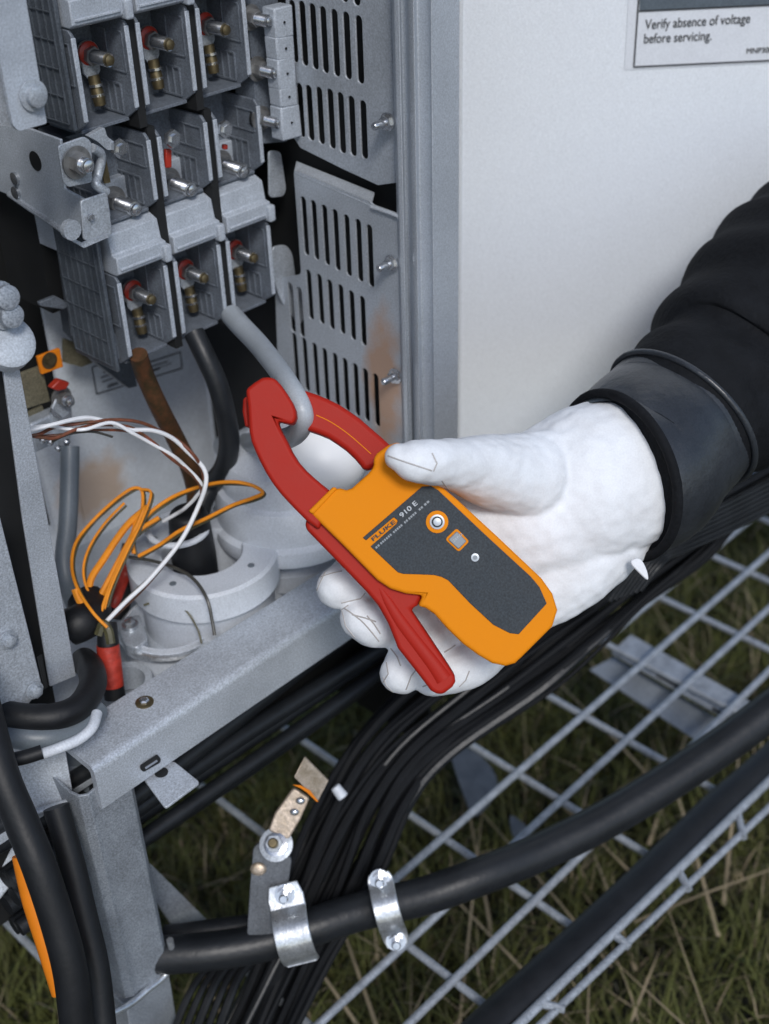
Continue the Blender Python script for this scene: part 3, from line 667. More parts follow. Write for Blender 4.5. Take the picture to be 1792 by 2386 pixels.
# thin wires
Wg = 'thin white and brown signal wires'
def wire(pts, r, m, lab, g=Wg): return cable('wire', pts, r, m, lab, 'wire', g, 8, 8)
wire([(50,1008,.78),(120,990,.785),(190,974,.80),(232,978,.81),(300,1000,.82),(355,1003,.83),(400,1020,.84),(440,1055,.85),(474,1090,.855),(480,1125,.855),(462,1180,.86),(420,1262,.86),(350,1348,.86),(295,1400,.86),(248,1448,.86)], 5.2, whiteW, 'long white wire from the left strip down to the red sleeve')
wire([(60,1000,.785),(110,992,.79),(160,1000,.80),(200,1000,.80),(260,985,.81),(310,1010,.82),(350,1032,.83),(400,1060,.84),(430,1085,.85),(470,1130,.86),(455,1160,.87),(430,1185,.88),(415,1195,.89),(380,1215,.9)], 4.4, whiteW, 'second white wire crossing the brown cable beside its longer twin')
wire([(52,1016,.785),(90,1012,.79),(130,995,.80),(200,985,.805),(270,978,.815),(330,985,.825),(380,1008,.84),(420,1030,.845),(455,1065,.85),(472,1100,.86),(474,1140,.865),(450,1210,.87),(405,1285,.87),(340,1365,.87),(262,1440,.87)], 4.2, brownW, 'long brown wire twisted around the white wires')
wire([(56,1012,.79),(100,1020,.79),(130,1020,.795),(180,1000,.80),(230,990,.81),(300,995,.82),(350,1025,.83),(395,1065,.84),(440,1100,.855),(470,1128,.86)], 4.2, brownW, 'lower brown wire ending where the loops are tied')
Og = 'orange and olive loops of wire'
def ow(pts, r, lab, tw=True):
    wire(pts, r, yelW, lab, Og)
    if tw: wire([(x+5, y+4+2*math.sin(i*2.1), d+.003) for i, (x, y, d) in enumerate(pts)], r*.8, oliW, lab.replace('orange', 'olive')+' behind its orange twin', Og)
ow([(250,1462,.85),(215,1425,.85),(180,1370,.86),(167,1315,.87),(178,1262,.88),(215,1215,.89),(260,1172,.89),(300,1142,.89),(322,1137,.89),(332,1150,.89),(330,1190,.89),(310,1240,.89),(290,1290,.885),(262,1350,.88),(240,1420,.87)], 4.0, 'orange wire forming the tall left loop')
ow([(236,1425,.86),(262,1350,.87),(300,1270,.88),(340,1205,.885),(390,1165,.885),(440,1142,.88),(500,1126,.875),(550,1123,.87),(590,1132,.87),(612,1148,.87),(590,1160,.87),(540,1178,.875),(480,1208,.88),(420,1236,.885),(370,1270,.89),(322,1296,.89)], 4.4, 'orange wire forming the long loop towards the red jaws')
ow([(206,1380,.875),(214,1345,.875),(240,1305,.88),(275,1252,.885),(305,1215,.885),(345,1182,.885)], 8.5, 'thick orange strip inside the left loop', False)
ow([(222,1412,.872),(250,1360,.875),(282,1300,.88),(318,1232,.882),(336,1190,.884)], 8.0, 'second thick orange strip inside the left loop', False)
ow([(246,1425,.868),(252,1390,.87),(270,1340,.875),(300,1270,.88),(318,1240,.88),(370,1206,.885)], 5.5, 'orange wire branching towards the gland hole')
ow([(175,1372,.86),(188,1402,.86),(206,1428,.858)], 10, 'short thick orange wire end at the lower left of the loops', False)
ow([(312,1290,.885),(308,1250,.885),(322,1200,.885)], 5, 'short orange wire knotted above the red sleeve')
wire([(230,1480,.855),(240,1455,.855),(252,1470,.855),(258,1500,.855)], 12, oliW, 'olive wires gathered into the top of the red sleeve', Og)
wire([(300,1298,.9),(350,1306,.9),(400,1320,.89),(450,1348,.88),(482,1395,.87),(495,1450,.87),(500,1480,.87)], 4.2, darkW, 'thin dark wire trailing over the white gland to the beam')
wire([(335,1410,.9),(380,1400,.9),(430,1420,.89),(460,1465,.89),(470,1500,.89)], 2.6, oliW, 'very thin olive wire lying around the pipe collar')

ow([(238,1440,.862),(258,1370,.866),(296,1285,.872),(330,1215,.878),(352,1150,.884),(330,1140,.888)], 3.4, 'fine orange wire running between the strip and the left loop')
ow([(225,1418,.866),(196,1350,.872),(202,1290,.878),(240,1225,.884),(290,1172,.888)], 3.2, 'fine orange wire just inside the tall left loop')
wire([(70,1018,.80),(150,1012,.805),(230,1002,.815),(310,1008,.83),(370,1042,.84),(430,1090,.85),(468,1136,.86),(462,1195,.866)], 3.4, brownW, 'third brown wire lying under the white wires')
wire([(474,1120,.86),(466,1175,.862),(432,1248,.864),(372,1325,.866),(300,1392,.866),(256,1440,.866)], 4.0, oliW, 'olive wire following the long white wire down to the sleeve')
wire([(120,1030,.80),(160,1012,.80),(215,1006,.81),(262,1018,.82)], 3.0, darkW, 'short dark wire at the left earth terminal')
# ---------------- bottom: heavy cables with clamps
heavy = [(360,2222,.93),(480,2214,.93),(600,2195,.935),(720,2158,.94),(820,2125,.95),(900,2105,.96),(1000,2080,.97),(1120,2037,.98),(1250,1985,1.0),(1400,1912,1.02),(1550,1822,1.04),(1700,1722,1.06),(1850,1610,1.08)]
cable('power_cable', [(x, y+4, d) for x, y, d in heavy], 44, blackG, 'heavy black cable held by two bright saddle clamps', n=28)
cable('power_cable', [(385,2160+22,.96),(480,2148+22,.96),(600,2128+25,.965),(700,2125,.975)], 26, blackG, 'thinner black cable tucked above the heavy clamped one', n=20)
def saddle(cx, cy, d, ang, rr, wid, ear_t, ear_b, label):
    c = P(cx, cy, d); ax_ = (RT*math.cos(ang)-UP*math.sin(ang)); n_ = -FW; u = ax_.cross(n_)   # u is across
    if u.dot(UP) < 0: u = -u
    t = thing('saddle_clamp', tuple(c), label, 'clamp', 'bright saddle clamps on the heavy cable')
    rad = rr/F*d; w = wid/F*d; pts = []
    ET = ear_t/F*d; EB = ear_b/F*d
    pf_ = [(rad+ET, .15*rad), (rad+ET*.5, .16*rad), (rad*1.08, .30*rad)]
    for k in range(0, 13): an = R_(25+ (155-25)*k/12); pf_.append((rad*1.06*math.cos(an), rad*1.06*math.sin(an)))
    pf_ += [(-rad*1.08, .30*rad), (-rad-EB*.5, .16*rad), (-rad-EB, .15*rad)]
    th = .0022; mb = MB(); k = len(pf_); vs = []
    for s_ in (-.5, .5):
        for i, (pu, pn) in enumerate(pf_):
            a1 = Vector(pf_[max(0, i-1)]); b1 = Vector(pf_[min(k-1, i+1)]); dd_ = (b1-a1).normalized(); no = Vector((dd_.y, -dd_.x))
            if no.y < 0: no = -no
            ww = w*(.80 if i in (0, k-1) else 1)
            for o_ in (0, th): vs.append(c+ax_*ww*s_+u*(pu+no.x*o_)+n_*(pn+no.y*o_))
    K = 2*k
    fs = []
    for i in range(k-1):
        a0, a1, b0, b1 = 2*i, 2*i+1, 2*i+2, 2*i+3
        fs += [[a0, a1, b1, b0], [K+a0, K+b0, K+b1, K+a1], [a1, K+a1, K+b1, b1], [a0, b0, K+b0, K+a0]]
    fs += [[0, K, K+1, 1], [K-2, K-1, 2*K-1, 2*K-2]]
    mb.add(vs, fs); mb.build('band', clampM, t, bevel=.0007)
    for sg, E_ in ((1, ET), (-1, EB)):
        if E_ > rad*.35:
            bc = c+u*sg*(rad+E_*.62)+n_*(.17*rad+th)
            q = MB().lathe(bc, n_, [(.0075,0),(.0075,.0012)], 24).lathe(bc, n_, [(.0058,.0012),(.0058,.0062)], 6).lathe(bc, n_, [(.0034,.0062),(.0034,.0125),(.0026,.0135)], 16)
            q.build('bolt', steelM, t)
    return t
saddle(688, 2170, .925, R_(-14), 56, 84, 62, 18, 'larger bright saddle clamp on the left with one tall bolt')
saddle(903, 2112, .945, R_(-15), 50, 60, 34, 42, 'smaller bright saddle clamp on the right bolted above and below')
# second very thick flat black duct along the tray edge
mt = .22
dk = [PZ(x, y, mt+.012) for x, y in [(1020,2500),(1152,2374),(1335,2206),(1525,2026),(1665,1886),(1788,1778),(2000,1580)]]
o = MB().tube(dk, [.0152]*7, 24, 6, True, (ZZ, .55)).build('cable_duct', blackM); tag(o, 'wide flat black cable running beside the double wires at lower right', 'cable')
# left black cable, orange cable
cable('power_cable', [(-60,1560,.74),(0,1790,.73),(48,1910,.73),(92,2020,.73),(135,2150,.735),(165,2270,.74),(182,2420,.75)], 40, blackM, 'thick black cable hanging down the lower left edge', n=24)
cable('power_cable', [(130,1880,.80),(165,2000,.80),(196,2130,.80),(226,2260,.80),(245,2430,.80)], 30, blackM, 'black cable pressed against the left face of the post', n=20)
cable('earth_cable', [(58,1990,.765),(80,2090,.765),(112,2190,.765),(150,2310,.765)], [30][0], orSt, 'bright orange cable peeking out left of the thick black cable')
# coil at left: black hose ring + grey hose + rod
cable('hose', [(-60,1640,.80),(20,1665,.79),(110,1672,.79),(180,1650,.80),(215,1600,.82),(212,1560,.84),(195,1540,.86)], 32, blackM, 'fat black hose curling around the foot of the pale strip', n=24)
cable('hose', [(-60,1690,.80),(20,1712,.79),(100,1720,.79),(165,1708,.80),(205,1680,.81),(222,1655,.82)], 30, greyD, 'dark grey hose lying under the fat black hose', n=20)
rod = thing('hook_rod', tuple(P(150,1740,.76)), 'pale bent rod with a black plastic tip at the left', 'rod')
MB().tube([P(95,1758,.765), P(140,1742,.765), P(185,1722,.77), P(215,1695,.775), P(226,1662,.785)], 13/F*.77, 14).build('shaft', whiteP, rod)
MB().tube([P(10,1775,.755), P(60,1764,.76), P(98,1752,.763)], 17/F*.76, 16, 1).build('tip', blackM, rod)
o = MB().prism([P(x, y, .80+ (y-1700)*.0001) for x, y in [(30,1770),(150,1738),(172,1868),(82,1898),(30,1780)]], FW*.002).build('hanger_plate', beamM, bevel=.0008); tag(o, 'square pale hanger plate with folded lower edge left of the beam end', 'plate')
o = MB().tube([P(82,1893,.812), P(125,1880,.812), P(172,1864,.812)], 9/F*.81, 10).build('plate_fold', beamM); tag(o, 'rounded bright fold under the square hanger plate', 'plate edge')
o = MB().prism([P(x, y, .86) for x, y in [(-60,1800),(0,1900),(62,2015),(0,2095),(-60,2130)]], FW*.003).build('side_plate', beamM, bevel=.001); tag(o, 'pale grey plate cut off by the left picture edge', 'plate')
o = MB().prism([P(x, y, .86) for x, y in [(138,1735),(186,1725),(212,1860),(165,1810)]], FW*.003).build('dark_web', greyD); tag(o, 'dark web between hanger plate and beam end', 'plate')
# under-beam dark mass: trunking + cables parallel to the beam
tr = MB().box((.20, .60, .375), (.62, .66, .462)).build('cable_trunking', voidM, bevel=.003); tag(tr, 'black cable trunking directly under the galvanised beam', 'trunking')
Bg = 'black cables running parallel under the beam'
for i in range(8):
    yy = .575+.012*(i % 2); z = .478-.0145*i; r = random.uniform(.006, .0085)
    pts = [Vector((x, yy+.006*math.sin(x*9+i), z+.006*math.sin(x*7+i*1.7))) for x in (.22, .32, .42, .52, .62, .74)]
    o = MB().tube(pts, r, 12, 6).build('power_cable', blackG); tag(o, 'black cable running level in the stack below the beam', 'cable', Bg)
# fan bundle
Fg = 'thin black cables fanning from the bottom up to the right'
ctrl = [((505,2440),(680,2440)), ((590,2250),(770,2235)), ((650,2080),(875,2040)), ((735,1900),(950,1870)), ((840,1730),(1050,1755)), ((980,1590),(1270,1610)), ((1160,1450),(1405,1505)), ((1370,1330),(1515,1405)), ((1560,1215),(1640,1305)), ((1700,1140),(1720,1215)), ((1850,1065),(1860,1135))]
for i in range(34):
    t = random.uniform(-.02, 1.0) if i > 12 else i/12; pts = []; ph_ = random.uniform(0, 6.28); am = random.uniform(.02, .09)
    jj = random.uniform(-.02, .02)
    for k, (A, B) in enumerate(ctrl):
        tt = min(1.05, max(-.05, t+am*math.sin(k*.9+ph_)))
        d = .985+.020*math.sin(ph_*3+k*.6)+.012*k
        pts.append((A[0]*(1-tt)+B[0]*tt, A[1]*(1-tt)+B[1]*tt, d))
    cable('control_cable', pts, random.choice([5.5, 7, 8.5, 11, 13]), dullM if i % 5 else blackG, 'thin black cable in the fan rising from the bottom to the right', 'cable', Fg, 8, 6)
# loop of dark cables beneath the cuff at right
for i in range(7):
    cable('control_cable', [(1420+12*i,1400-4*i,.93),(1500+8*i,1290+3*i,.93),(1590,1225+10*i,.97),(1700,1170+11*i,1.0),(1830,1105+11*i,1.03)], random.uniform(5, 8), blackG, 'thin black cable looping below the charcoal cuff', 'cable', 'black cables below the cuff', 8, 6)
for i in range(5):
    cable('control_cable', [(380+25*i,2480,.95),(430+25*i,2340,.95),(480+22*i,2260,.97),(560+20*i,2200,1.0)], random.uniform(8, 12), blackM, 'black cable behind the post foot at the bottom', 'cable', 'black cables behind the post foot', 8, 6)
# copper lug assembly
lg = thing('earth_lug', tuple(P(645,1963,.93)), 'tinned earth lug with big washer and square folded tongue', 'lug')
n0 = FW
MB().prism([P(x, y, .905+(x-700)*.0002) for x, y in [(710,1763),(766,1819),(741,1867),(685,1811)]], n0*.003).build('tongue', tinM, lg, bevel=.0006)
MB().prism([P(x, y, .902+(x-700)*.0002) for x, y in [(682,1829),(700,1830),(722,1842),(742,1868),(738,1868),(716,1847),(700,1836)]], n0*.001).build('orange_rim', orSt, lg)
MB().prism([P(x, y, .912) for x, y in rpoly([(684,1835),(722,1860),(700,1910),(672,1958),(625,1935),(640,1895)], 5, 2)], n0*.005).build('barrel', tinM, lg, bevel=.0018, seg=3)
for (x, y) in [(700,1866),(686,1892)]: MB().ell(P(x, y, .911), [RT*.0035, UP*.0028, FW*.002], 12, 8).build('crimp_dent', steelM, lg)
c = P(643,1968,.912); na = (-FW+UP*.35-RT*.1).normalized()
MB().lathe(c, na, [(.0122,-.003),(.0122,0),(.009,.0005)], 30).build('washer', zincM, lg)
MB().lathe(c, na, [(.0085,0),(.0085,.0025),(.006,.003)], 24).build('spring_washer', steelM, lg)
MB().lathe(c, na, [(.0062,.003),(.0062,.008)], 6).build('nut', zincM, lg)
MB().lathe(c, na, [(.0036,.008),(.0036,.013),(.0028,.0138)], 16).build('stud', brassM, lg)
MB().prism([P(x, y, .925) for x, y in rpoly([(590,1975),(620,1950),(680,2000),(672,2060),(640,2180),(575,2180),(582,2070)], 8, 3)], n0*.004).build('bracket', lugdM, lg, bevel=.0008)
MB().ell(P(602,2025,.924), [RT*.006, UP*.005, FW*.002], 12, 8).build('rust_spot', tinM, lg)
o = MB().tube([P(780,1832,.95), P(800,1858,.95)], [12/F*.95, 14/F*.95], 16, 1).build('cable_end', whiteP, bevel=.001); tag(o, 'small white bolt end beside the square folded tongue', 'bolt')
# ================================================================== WIRE MESH
ws = MB(); xs = [.482+.1065*i for i in range(-2, 10)]; ys = [.36+.0518*i for i in range(-1, 9)]
rw = .0036
for y in ys[2:]: ws.tube([(.15 if y < .50 else .46 if y < .53 else .90 if y < .58 else 1.0, y, mt), (1.6, y, mt)], rw, 10, 1)
for x in xs: ws.tube([(x, .352, mt-.006), (x, .80, mt-.004)], rw, 10, 1)
def l2(a1, b1, z, r):
    A = PZ(*a1, z); B = PZ(*b1, z); ws.tube([A-(B-A)*.8, B+(B-A)*.8], r, 10, 1); return A-(B-A)*.8, B+(B-A)*.8
a1, b1 = l2((1210,2386), (1792,1820), mt+.016, .0040); a2, b2 = l2((1262,2386), (1792,1882), mt+.014, .0032)
for k in range(10):
    t = (k+.35)/10; ws.tube([a1*(1-t)+b1*t, a2*(1-t)+b2*t-Vector((0,.004,0))], .0034, 8, 1)
o = ws.build('wire_mesh', wireM); tag(o, 'galvanised welded wire mesh tray over the grass at the lower right', 'wire mesh')
# slotted rail across the mesh
rl = thing('slotted_rail', tuple(PZ(1580,1600,mt+.008)), 'slotted galvanised rail lying across the wire mesh', 'rail')
rail = [(1412,1490),(1470,1488),(1735,1650),(1790,1690),(1760,1715),(1690,1688),(1440,1550),(1425,1530)]
MB().prism([PZ(x, y, mt-.012) for x, y in [(1425,1520),(1470,1478),(1760,1642),(1720,1690)]], (0,0,-.002)).build('top_face', wireM, rl)
MB().prism([PZ(x, y, mt-.03) for x, y in [(1375,1560),(1430,1530),(1700,1690),(1640,1735)]], (0,0,-.002)).build('lower_face', postM, rl)
for (A, B) in [((1432,1507),(1490,1541)), ((1528,1570),(1585,1604)), ((1660,1650),(1700,1674))]:
    MB().prism([PZ(A[0], A[1]-3, mt-.0115), PZ(B[0], B[1]-3, mt-.0115), PZ(B[0], B[1]+4, mt-.0115), PZ(A[0], A[1]+4, mt-.0115)], (0,0,.0005)).build('slot', voidM, rl)
for i, pts in enumerate([[(1050,1740),(1120,1760),(1160,1830),(1110,1900),(1080,1850)], [(1190,1900),(1230,1930),(1215,1960),(1195,1945)]]):
    o = MB().prism([PZ(x, y, .10) for x, y in smooth2(pts, 4)], (0,0,-.002)).build('foil_scrap', lugdM); tag(o, ['larger grey scrap lying in the grass beyond the mesh', 'tiny grey scrap in the grass near the heavy cable'][i], 'scrap')

# ================================================================== METER
z3 = lambda L: [(500+.5117*x, 800+.5117*y) for x, y in L]
zC = lambda L: [(560+.2408*x, 850+.2408*y) for x, y in L]
MD = .722
mt_ = thing('clamp_meter', tuple(P(980,1230,MD)), 'orange clamp meter with charcoal face, red jaws and red trigger lever', 'clamp meter')
def layer(pts, d, th, name, m, par, bevel=0, seg=3):
    return MB().prism([P(x, y, d) for x, y in pts], FW*th).build(name, m, par, bevel=bevel, seg=seg)
body_o = z3([(430,768),(490,714),(545,662),(572,660),(600,668),(625,660),(700,592),(727,560),(722,525),(740,500),(790,464),(835,448),(900,490),(960,570),(1020,640),(1110,715),(1300,890),(1490,1070),(1540,1140),(1563,1215),(1540,1290),(1400,1430),(1370,1458),(1325,1471),(1265,1458),(1200,1420),(1130,1368),(1060,1300),(1000,1232),(960,1205),(925,1198),(950,1148),(870,1140),(800,1118),(740,1078),(580,915)])
body = layer(body_o, .7215, .030, 'body', oraM, mt_, .0040, 5)
red_o = z3([(425,790),(412,808),(414,846),(550,985),(690,1130),(745,1195),(790,1275),(818,1345),(835,1390),(930,1510),(985,1583),(1010,1597),(1040,1601),(1085,1566),(1098,1542),(1095,1515),(1072,1478),(950,1295),(893,1212),(925,1195),(948,1150),(900,1100),(760,1000),(600,850),(470,740)])
layer(red_o, .7275, .022, 'trigger', redJ, mt_, .0034, 5)
MB().tube([P(x, y, .7280) for x, y in z3([(742,1095),(790,1175),(850,1270),(930,1375),(1000,1465),(1045,1530)])], [.0006, .0028, .0036, .0038, .0042, .0048], 14, 6, True, (FW, .45)).build('lever_ridge', redJ, mt_)
jl = zC([(50,235),(130,172),(210,122),(260,117),(330,125),(390,190),(450,275),(505,365),(535,440),(541,505),(510,580),(430,562),(355,540),(395,640),(450,740),(500,845),(560,940),(630,1020),(700,1085),(790,1160),(880,1232),(830,1420),(760,1600),(640,1510),(520,1390),(400,1262),(320,1160),(250,1050),(195,945),(150,850),(105,740),(85,640),(70,400)])
layer(jl, .7225, .0155, 'jaw', redJ, mt_, .0045, 6)
jr = zC([(560,215),(635,250),(740,285),(850,330),(960,385),(1060,450),(1160,520),(1250,600),(1350,685),(1470,795),(1400,960),(1200,1030),(1160,970),(1100,900),(1020,825),(930,760),(850,708),(760,670),(670,640),(560,610)])
layer(jr, .752, .020, 'jaw', redJ, mt_, .0050, 6)
MB().tube([P(x, y, .7525) for x, y in zC([(735,487),(860,545),(985,625),(1100,715),(1265,862)])], .0006, 8, 5).build('jaw_seam', oraM, mt_)
layer(zC([(25,330),(60,300),(90,600),(45,600),(20,450)]), .7440, .014, 'jaw_hinge', redJ, mt_, .002)
# raised lip under the orange shoulder: moulded guard
layer(z3([(425,765),(540,652),(560,660),(450,780)]), .7205, .004, 'guard_lip', oraM, mt_, .0012)
fp = z3([(675,885),(945,652),(985,650),(1018,668),(1240,878),(1440,1062),(1480,1110),(1513,1185),(1385,1325),(1345,1320),(1270,1282),(1165,1185),(1065,1080),(1035,1064),(1000,1055),(930,1052),(860,1050),(835,1043),(805,1015),(710,925),(828,822),(834,806),(816,792),(690,897)])
face = layer(fp, .7209, .0008, 'faceplate', faceM, mt_, .0002, 1)
def mtext(txt, pa, pb, hpx, m, par, d=.7203, bold=0., name='lettering', stretch=True):
    A = P(*pa, d); B = P(*pb, d); wd_ = (B-A).length; s_ = wd_/text_w(txt); xd = (B-A).normalized(); yd = (-FW).cross(xd)
    t = text_mb(txt, s_, A, xd, yd, .00012, 0, bold)
    k = (hpx/F*d)/(s_*.70)
    for v in t.v: h = (v-A).dot(yd); v += yd*h*(k-1)
    return t.build(name, m, par)
mtext("FLUKE", (869,1262), (921,1219), 9, inkM, mt_, .7207, .02)
mtext("910 E", (936,1207), (973,1175), 11, prtM, mt_, .7201, .015)
dx = Vector((.77, -.64))
sub = MB()
A0 = Vector((877,1279)); 
for (t0, t1) in [(0,.08),(.09,.30),(.325,.50),(.53,.60),(.61,.76),(.80,.88),(.90,1.0)]:
    n_seg = max(1, int((t1-t0)*30))
    for k in range(n_seg):
        ta = t0+(t1-t0)*k/n_seg; tb_ = ta+(t1-t0)/n_seg*.72
        pa = A0+Vector((126,-111))*ta; pb = A0+Vector((126,-111))*tb_; nn = Vector((-.66,-.75))*5
        sub.prism([P(pa.x, pa.y, .7203), P(pb.x, pb.y, .7203), P(pb.x+nn.x, pb.y+nn.y, .7203), P(pa.x+nn.x, pa.y+nn.y, .7203)], FW*.0002)
sub.build('small_print', butM, mt_)
px2m = MD/F
c = P(1018.5, 1216, .7206)
MB().lathe(c, -FW, [(26*px2m,0),(26*px2m,.0006),(18*px2m,.0008)], 40).build('knob_ring', oraM, mt_)
kn = MB().lathe(c, -FW, [(17.5*px2m,.0006),(17*px2m,.0016),(10*px2m,.0018),(9*px2m,.0030),(3*px2m,.0032)], 36).build('knob', ringM, mt_)
MB().lathe(c, -FW, [(13*px2m,.0017),(13*px2m,.00185),(11*px2m,.0019)], 30).build('knob_groove', faceM, kn)
bq = [(1067-3,1259.5-29),(1067+27,1259.5+2),(1067+2,1259.5+27),(1067-30,1259.5-3)]
layer(rpoly(bq, 7, 4), .7204, .0008, 'button_ring', oraM, mt_, .0002, 1)
bq2 = [(1067+(x-1067)*.76, 1259.5+(y-1259.5)*.76) for x, y in bq]
layer(rpoly(bq2, 4, 4), .7194, .0012, 'button', butM, mt_, .0004, 2)
mtext("ZERO", (1057,1264), (1078,1246), 5.5, prtM, mt_, .7192)
c = P(1107, 1299, .7206); MB().lathe(c, -FW, [(9.5*px2m,0),(9.5*px2m,.0006),(5.5*px2m,.0007)], 24).build('indicator_ring', ringM, mt_)
MB().lathe(c, -FW, [(5.5*px2m,.0006),(5*px2m,.0009)], 20).build('indicator', butM, mt_)

# ================================================================== PERSON
pe = thing('person', tuple(P(1500,1110,.82)), 'forearm in black sleeve with a white leather glove gripping the orange meter', 'person')
def rem(o, vox, it=6, fac=.6):
    m1 = o.modifiers.new('remesh', 'REMESH'); m1.mode = 'VOXEL'; m1.voxel_size = vox; m1.use_smooth_shade = True
    if it: m2 = o.modifiers.new('smooth', 'SMOOTH'); m2.iterations = it; m2.factor = fac
    return o
gm = MB(); SQ = (FW, .62)
def limb(pts, sq=None, n=20, sub=6):
    q = [P(x, y, d) for x, y, d, r in pts]; rr = [r/F*d for x, y, d, r in pts]
    gm.tube(q, rr, n, sub, True, sq)
    for e in (0, -1):
        k = rr[e]; fz = sq[1] if sq else 1
        gm.ell(q[e], [RT*k, UP*k, FW*k*fz], 20, 12)
# palm and heel of the hand
limb([(1432,1112,.795,180),(1380,1125,.795,188)], (FW, .66))
limb([(1425,1112,.800,184),(1380,1125,.797,188),(1290,1170,.795,180),(1200,1200,.795,172),(1130,1230,.795,160)], (FW, .60))
limb([(1400,1240,.80,120),(1330,1290,.80,130),(1250,1350,.80,120),(1180,1400,.80,100)], (FW, .60))
limb([(1330,1060,.785,70),(1230,1070,.775,62),(1130,1075,.765,60)], (FW,.8))
# thumb
limb([(1230,1110,.780,105),(1150,1098,.757,88),(1080,1085,.735,68),(1030,1078,.718,56),(985,1076,.708,51),(950,1072,.705,46),(928,1066,.704,34)])
# cuff flare of the glove
def finger(pts):
    q = [P(x, y, d) for x, y, d, r in pts]; rr = [r/F*d for x, y, d, r in pts]
    gm.tube(q, rr, 18, 6)
    gm.ell(q[-1], [RT*rr[-1], UP*rr[-1], FW*rr[-1]], 16, 10); gm.ell(q[0], [RT*rr[0], UP*rr[0], FW*rr[0]], 16, 10)
finger([(1100,1230,.800,60),(980,1270,.800,60),(880,1312,.790,60),(820,1352,.780,61),(786,1368,.775,50)])
finger([(1120,1310,.800,60),(1010,1375,.798,58),(930,1430,.785,60),(880,1456,.774,56),(840,1440,.772,46)])
finger([(1150,1390,.800,58),(1080,1440,.795,56),(1010,1490,.785,56),(960,1540,.778,62),(932,1570,.774,50)])
finger([(1210,1440,.800,60),(1150,1500,.795,56),(1090,1545,.785,58),(1040,1565,.780,56),(1008,1578,.778,46)])
finger([(1080,1430,.790,40),(1030,1470,.786,44),(1000,1440,.784,38)])
gl_o = gm.build('glove', gloveM, pe); rem(gl_o, .0014, 5, .5)
tx = bpy.data.textures.new('wrinkle', 'CLOUDS'); tx.noise_scale = .028; tx.noise_depth = 2
dm = gl_o.modifiers.new('wr', 'DISPLACE'); dm.texture = tx; dm.strength = .0024; dm.mid_level = .5
tx3 = bpy.data.textures.new('pucker', 'CLOUDS'); tx3.noise_scale = .007; tx3.noise_depth = 1
dm3 = gl_o.modifiers.new('pk', 'DISPLACE'); dm3.texture = tx3; dm3.strength = .0006; dm3.mid_level = .5
# seams: stitched lines on fingertips, thumb and back of the hand
def seam(pts, r=.0006):
    MB().tube([P(*t) for t in pts], r, 8, 6).build('seam', gloveM, gl_o)
bpy.context.view_layer.update()
from mathutils.bvhtree import BVHTree
_dg = bpy.context.evaluated_depsgraph_get(); _ev = gl_o.evaluated_get(_dg); _me = _ev.to_mesh()
_bv = BVHTree.FromPolygons([v.co+wloc(pe) for v in _me.vertices], [tuple(q.vertices) for q in _me.polygons])
def gseam(pp, r=.0005, m=None, lift=0.):
    out = []; q_ = [tuple(a_) for a_ in smooth2(pp, 4)][:4*(len(pp)-1)+1]; pp = [pp[0]]+q_[1:-4]+[pp[-1]] if len(pp) > 3 else pp
    for i in range(len(pp)-1):
        for k in range(8):
            t = k/8; x = pp[i][0]*(1-t)+pp[i+1][0]*t; y = pp[i][1]*(1-t)+pp[i+1][1]*t
            h = _bv.ray_cast(CAM, ray(x, y).normalized())
            if h[0] is not None and (not out or (h[0]-out[-1]).length < .02): out.append(h[0]-ray(x, y).normalized()*lift)
    if len(out) > 3: MB().tube(out, r, 6, 1).build('seam', m or seamM, gl_o)
seamM = mat('leather crease', (.42, .40, .39), .8, 0, .1)
for L in [[(738,1395),(760,1412),(790,1425),(815,1408)], [(735,1385),(745,1360),(760,1330)], [(795,1405),(840,1395),(852,1380)],
          [(800,1418),(840,1445),(870,1478),(885,1497)], [(796,1420),(806,1460),(830,1490)], [(855,1435),(872,1455),(888,1480)],
          [(893,1590),(905,1570),(900,1540)], [(946,1607),(958,1575),(970,1560)], [(915,1612),(900,1598),(892,1575)],
          [(1035,1520),(1052,1510),(1062,1502)], [(905,1062),(940,1075),(980,1088),(1010,1098)], [(1010,1098),(1018,1080),(1005,1052)],
          [(745,1345),(775,1335),(800,1330)], [(820,1432),(850,1440),(880,1450)], [(910,1510),(925,1530),(935,1555)], [(985,1600),(1010,1590),(1030,1560)], [(1070,1600),(1085,1585),(1095,1560)], [(1030,1120),(1060,1160),(1090,1190),(1110,1225)]]:
    gseam(L, .00045)
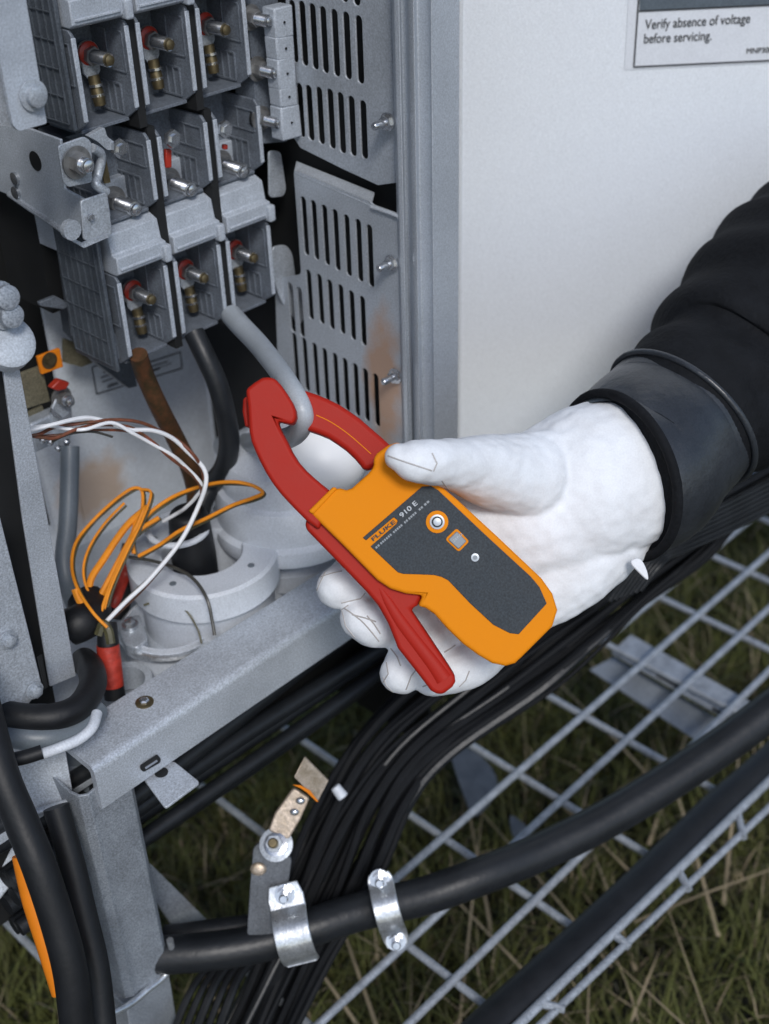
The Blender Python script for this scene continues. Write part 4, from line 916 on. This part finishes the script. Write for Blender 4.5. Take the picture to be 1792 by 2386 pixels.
# glove tail
MB().prism([P(x, y, .775) for x, y in smooth2([(1480,1302),(1495,1305),(1508,1330),(1510,1352),(1490,1335),(1470,1312)], 3)], FW*.003).build('glove_tab', gloveM, gl_o, bevel=.0008)
# sleeve + cuff
t1 = (RT*.82+UP*.28+FW*.44).normalized(); t2 = (RT*.67+UP*.67+FW*.32).normalized()
c1 = P(1438, 1110, .80); c4 = P(1587, 976, .832); RC = .0548
def band(name, m, q, rr, sub=6, n=72, fold=0.):
    mb = MB(); mb.tube(q, rr, n, sub, name != 'cuff')
    if fold:
        for v in mb.v:
            g_ = min(1, max(0, (v-c4).dot(t2))/.05) if name == 'sleeve' else .4
            v += Vector((math.sin(v.z*90+v.x*50), math.sin(v.x*80-v.y*60), math.sin(v.y*85+v.z*60)))*fold*g_
            al = (v-c4).dot(t2); ac = (v-c4).dot(UP)
            if name == 'sleeve': v += (v-(c4+t2*al)).normalized()*(.0030*math.sin(al*130+ac*38+2*math.sin(ac*30))*g_)
    return mb.build(name, m, pe)
band('cuff', cuffM, [c1-t1*.001, c1+t1*.005, c1+t1*.018, (c1+c4)/2+t1*.004-t2*.004, c4-t2*.016, c4-t2*.004, c4+t2*.006], [RC*.97, RC*.985, RC, RC*1.01, RC*1.0, RC*.995, RC*.98], 8, 80, .0008)
slv = [(1665,915,.862,205),(1710,870,.875,222),(1765,820,.89,248),(1850,755,.91,285),(1980,690,.94,330),(2150,600,.97,360)]
band('sleeve', sleeveM, [c4-t2*.001, c4+t2*.008]+[P(x, y, d) for x, y, d, _ in slv], [RC*.99, RC*.99]+[q_[3]/F*q_[2] for q_ in slv], 8, 96, .0018)
# piping ring and glove-side binding
def ringt(c, t, rad, r, nm, m):
    uu = t.orthogonal().normalized(); vv = t.cross(uu)
    MB().tube([c+(uu*math.cos(R_(k))+vv*math.sin(R_(k)))*rad for k in range(0, 361, 10)], r, 10, 2).build(nm, m, pe)
ringt(c4, t2, RC*1.02, .0022, 'piping', cuffM)
MB().lathe(c1+t1*.002, t1, [(.0001,0),(RC*.97,0)], 48, cap=False).build('lining', sleeveM, pe)
ringt(c1, t1, RC*.985, .0032, 'binding', sleeveM)
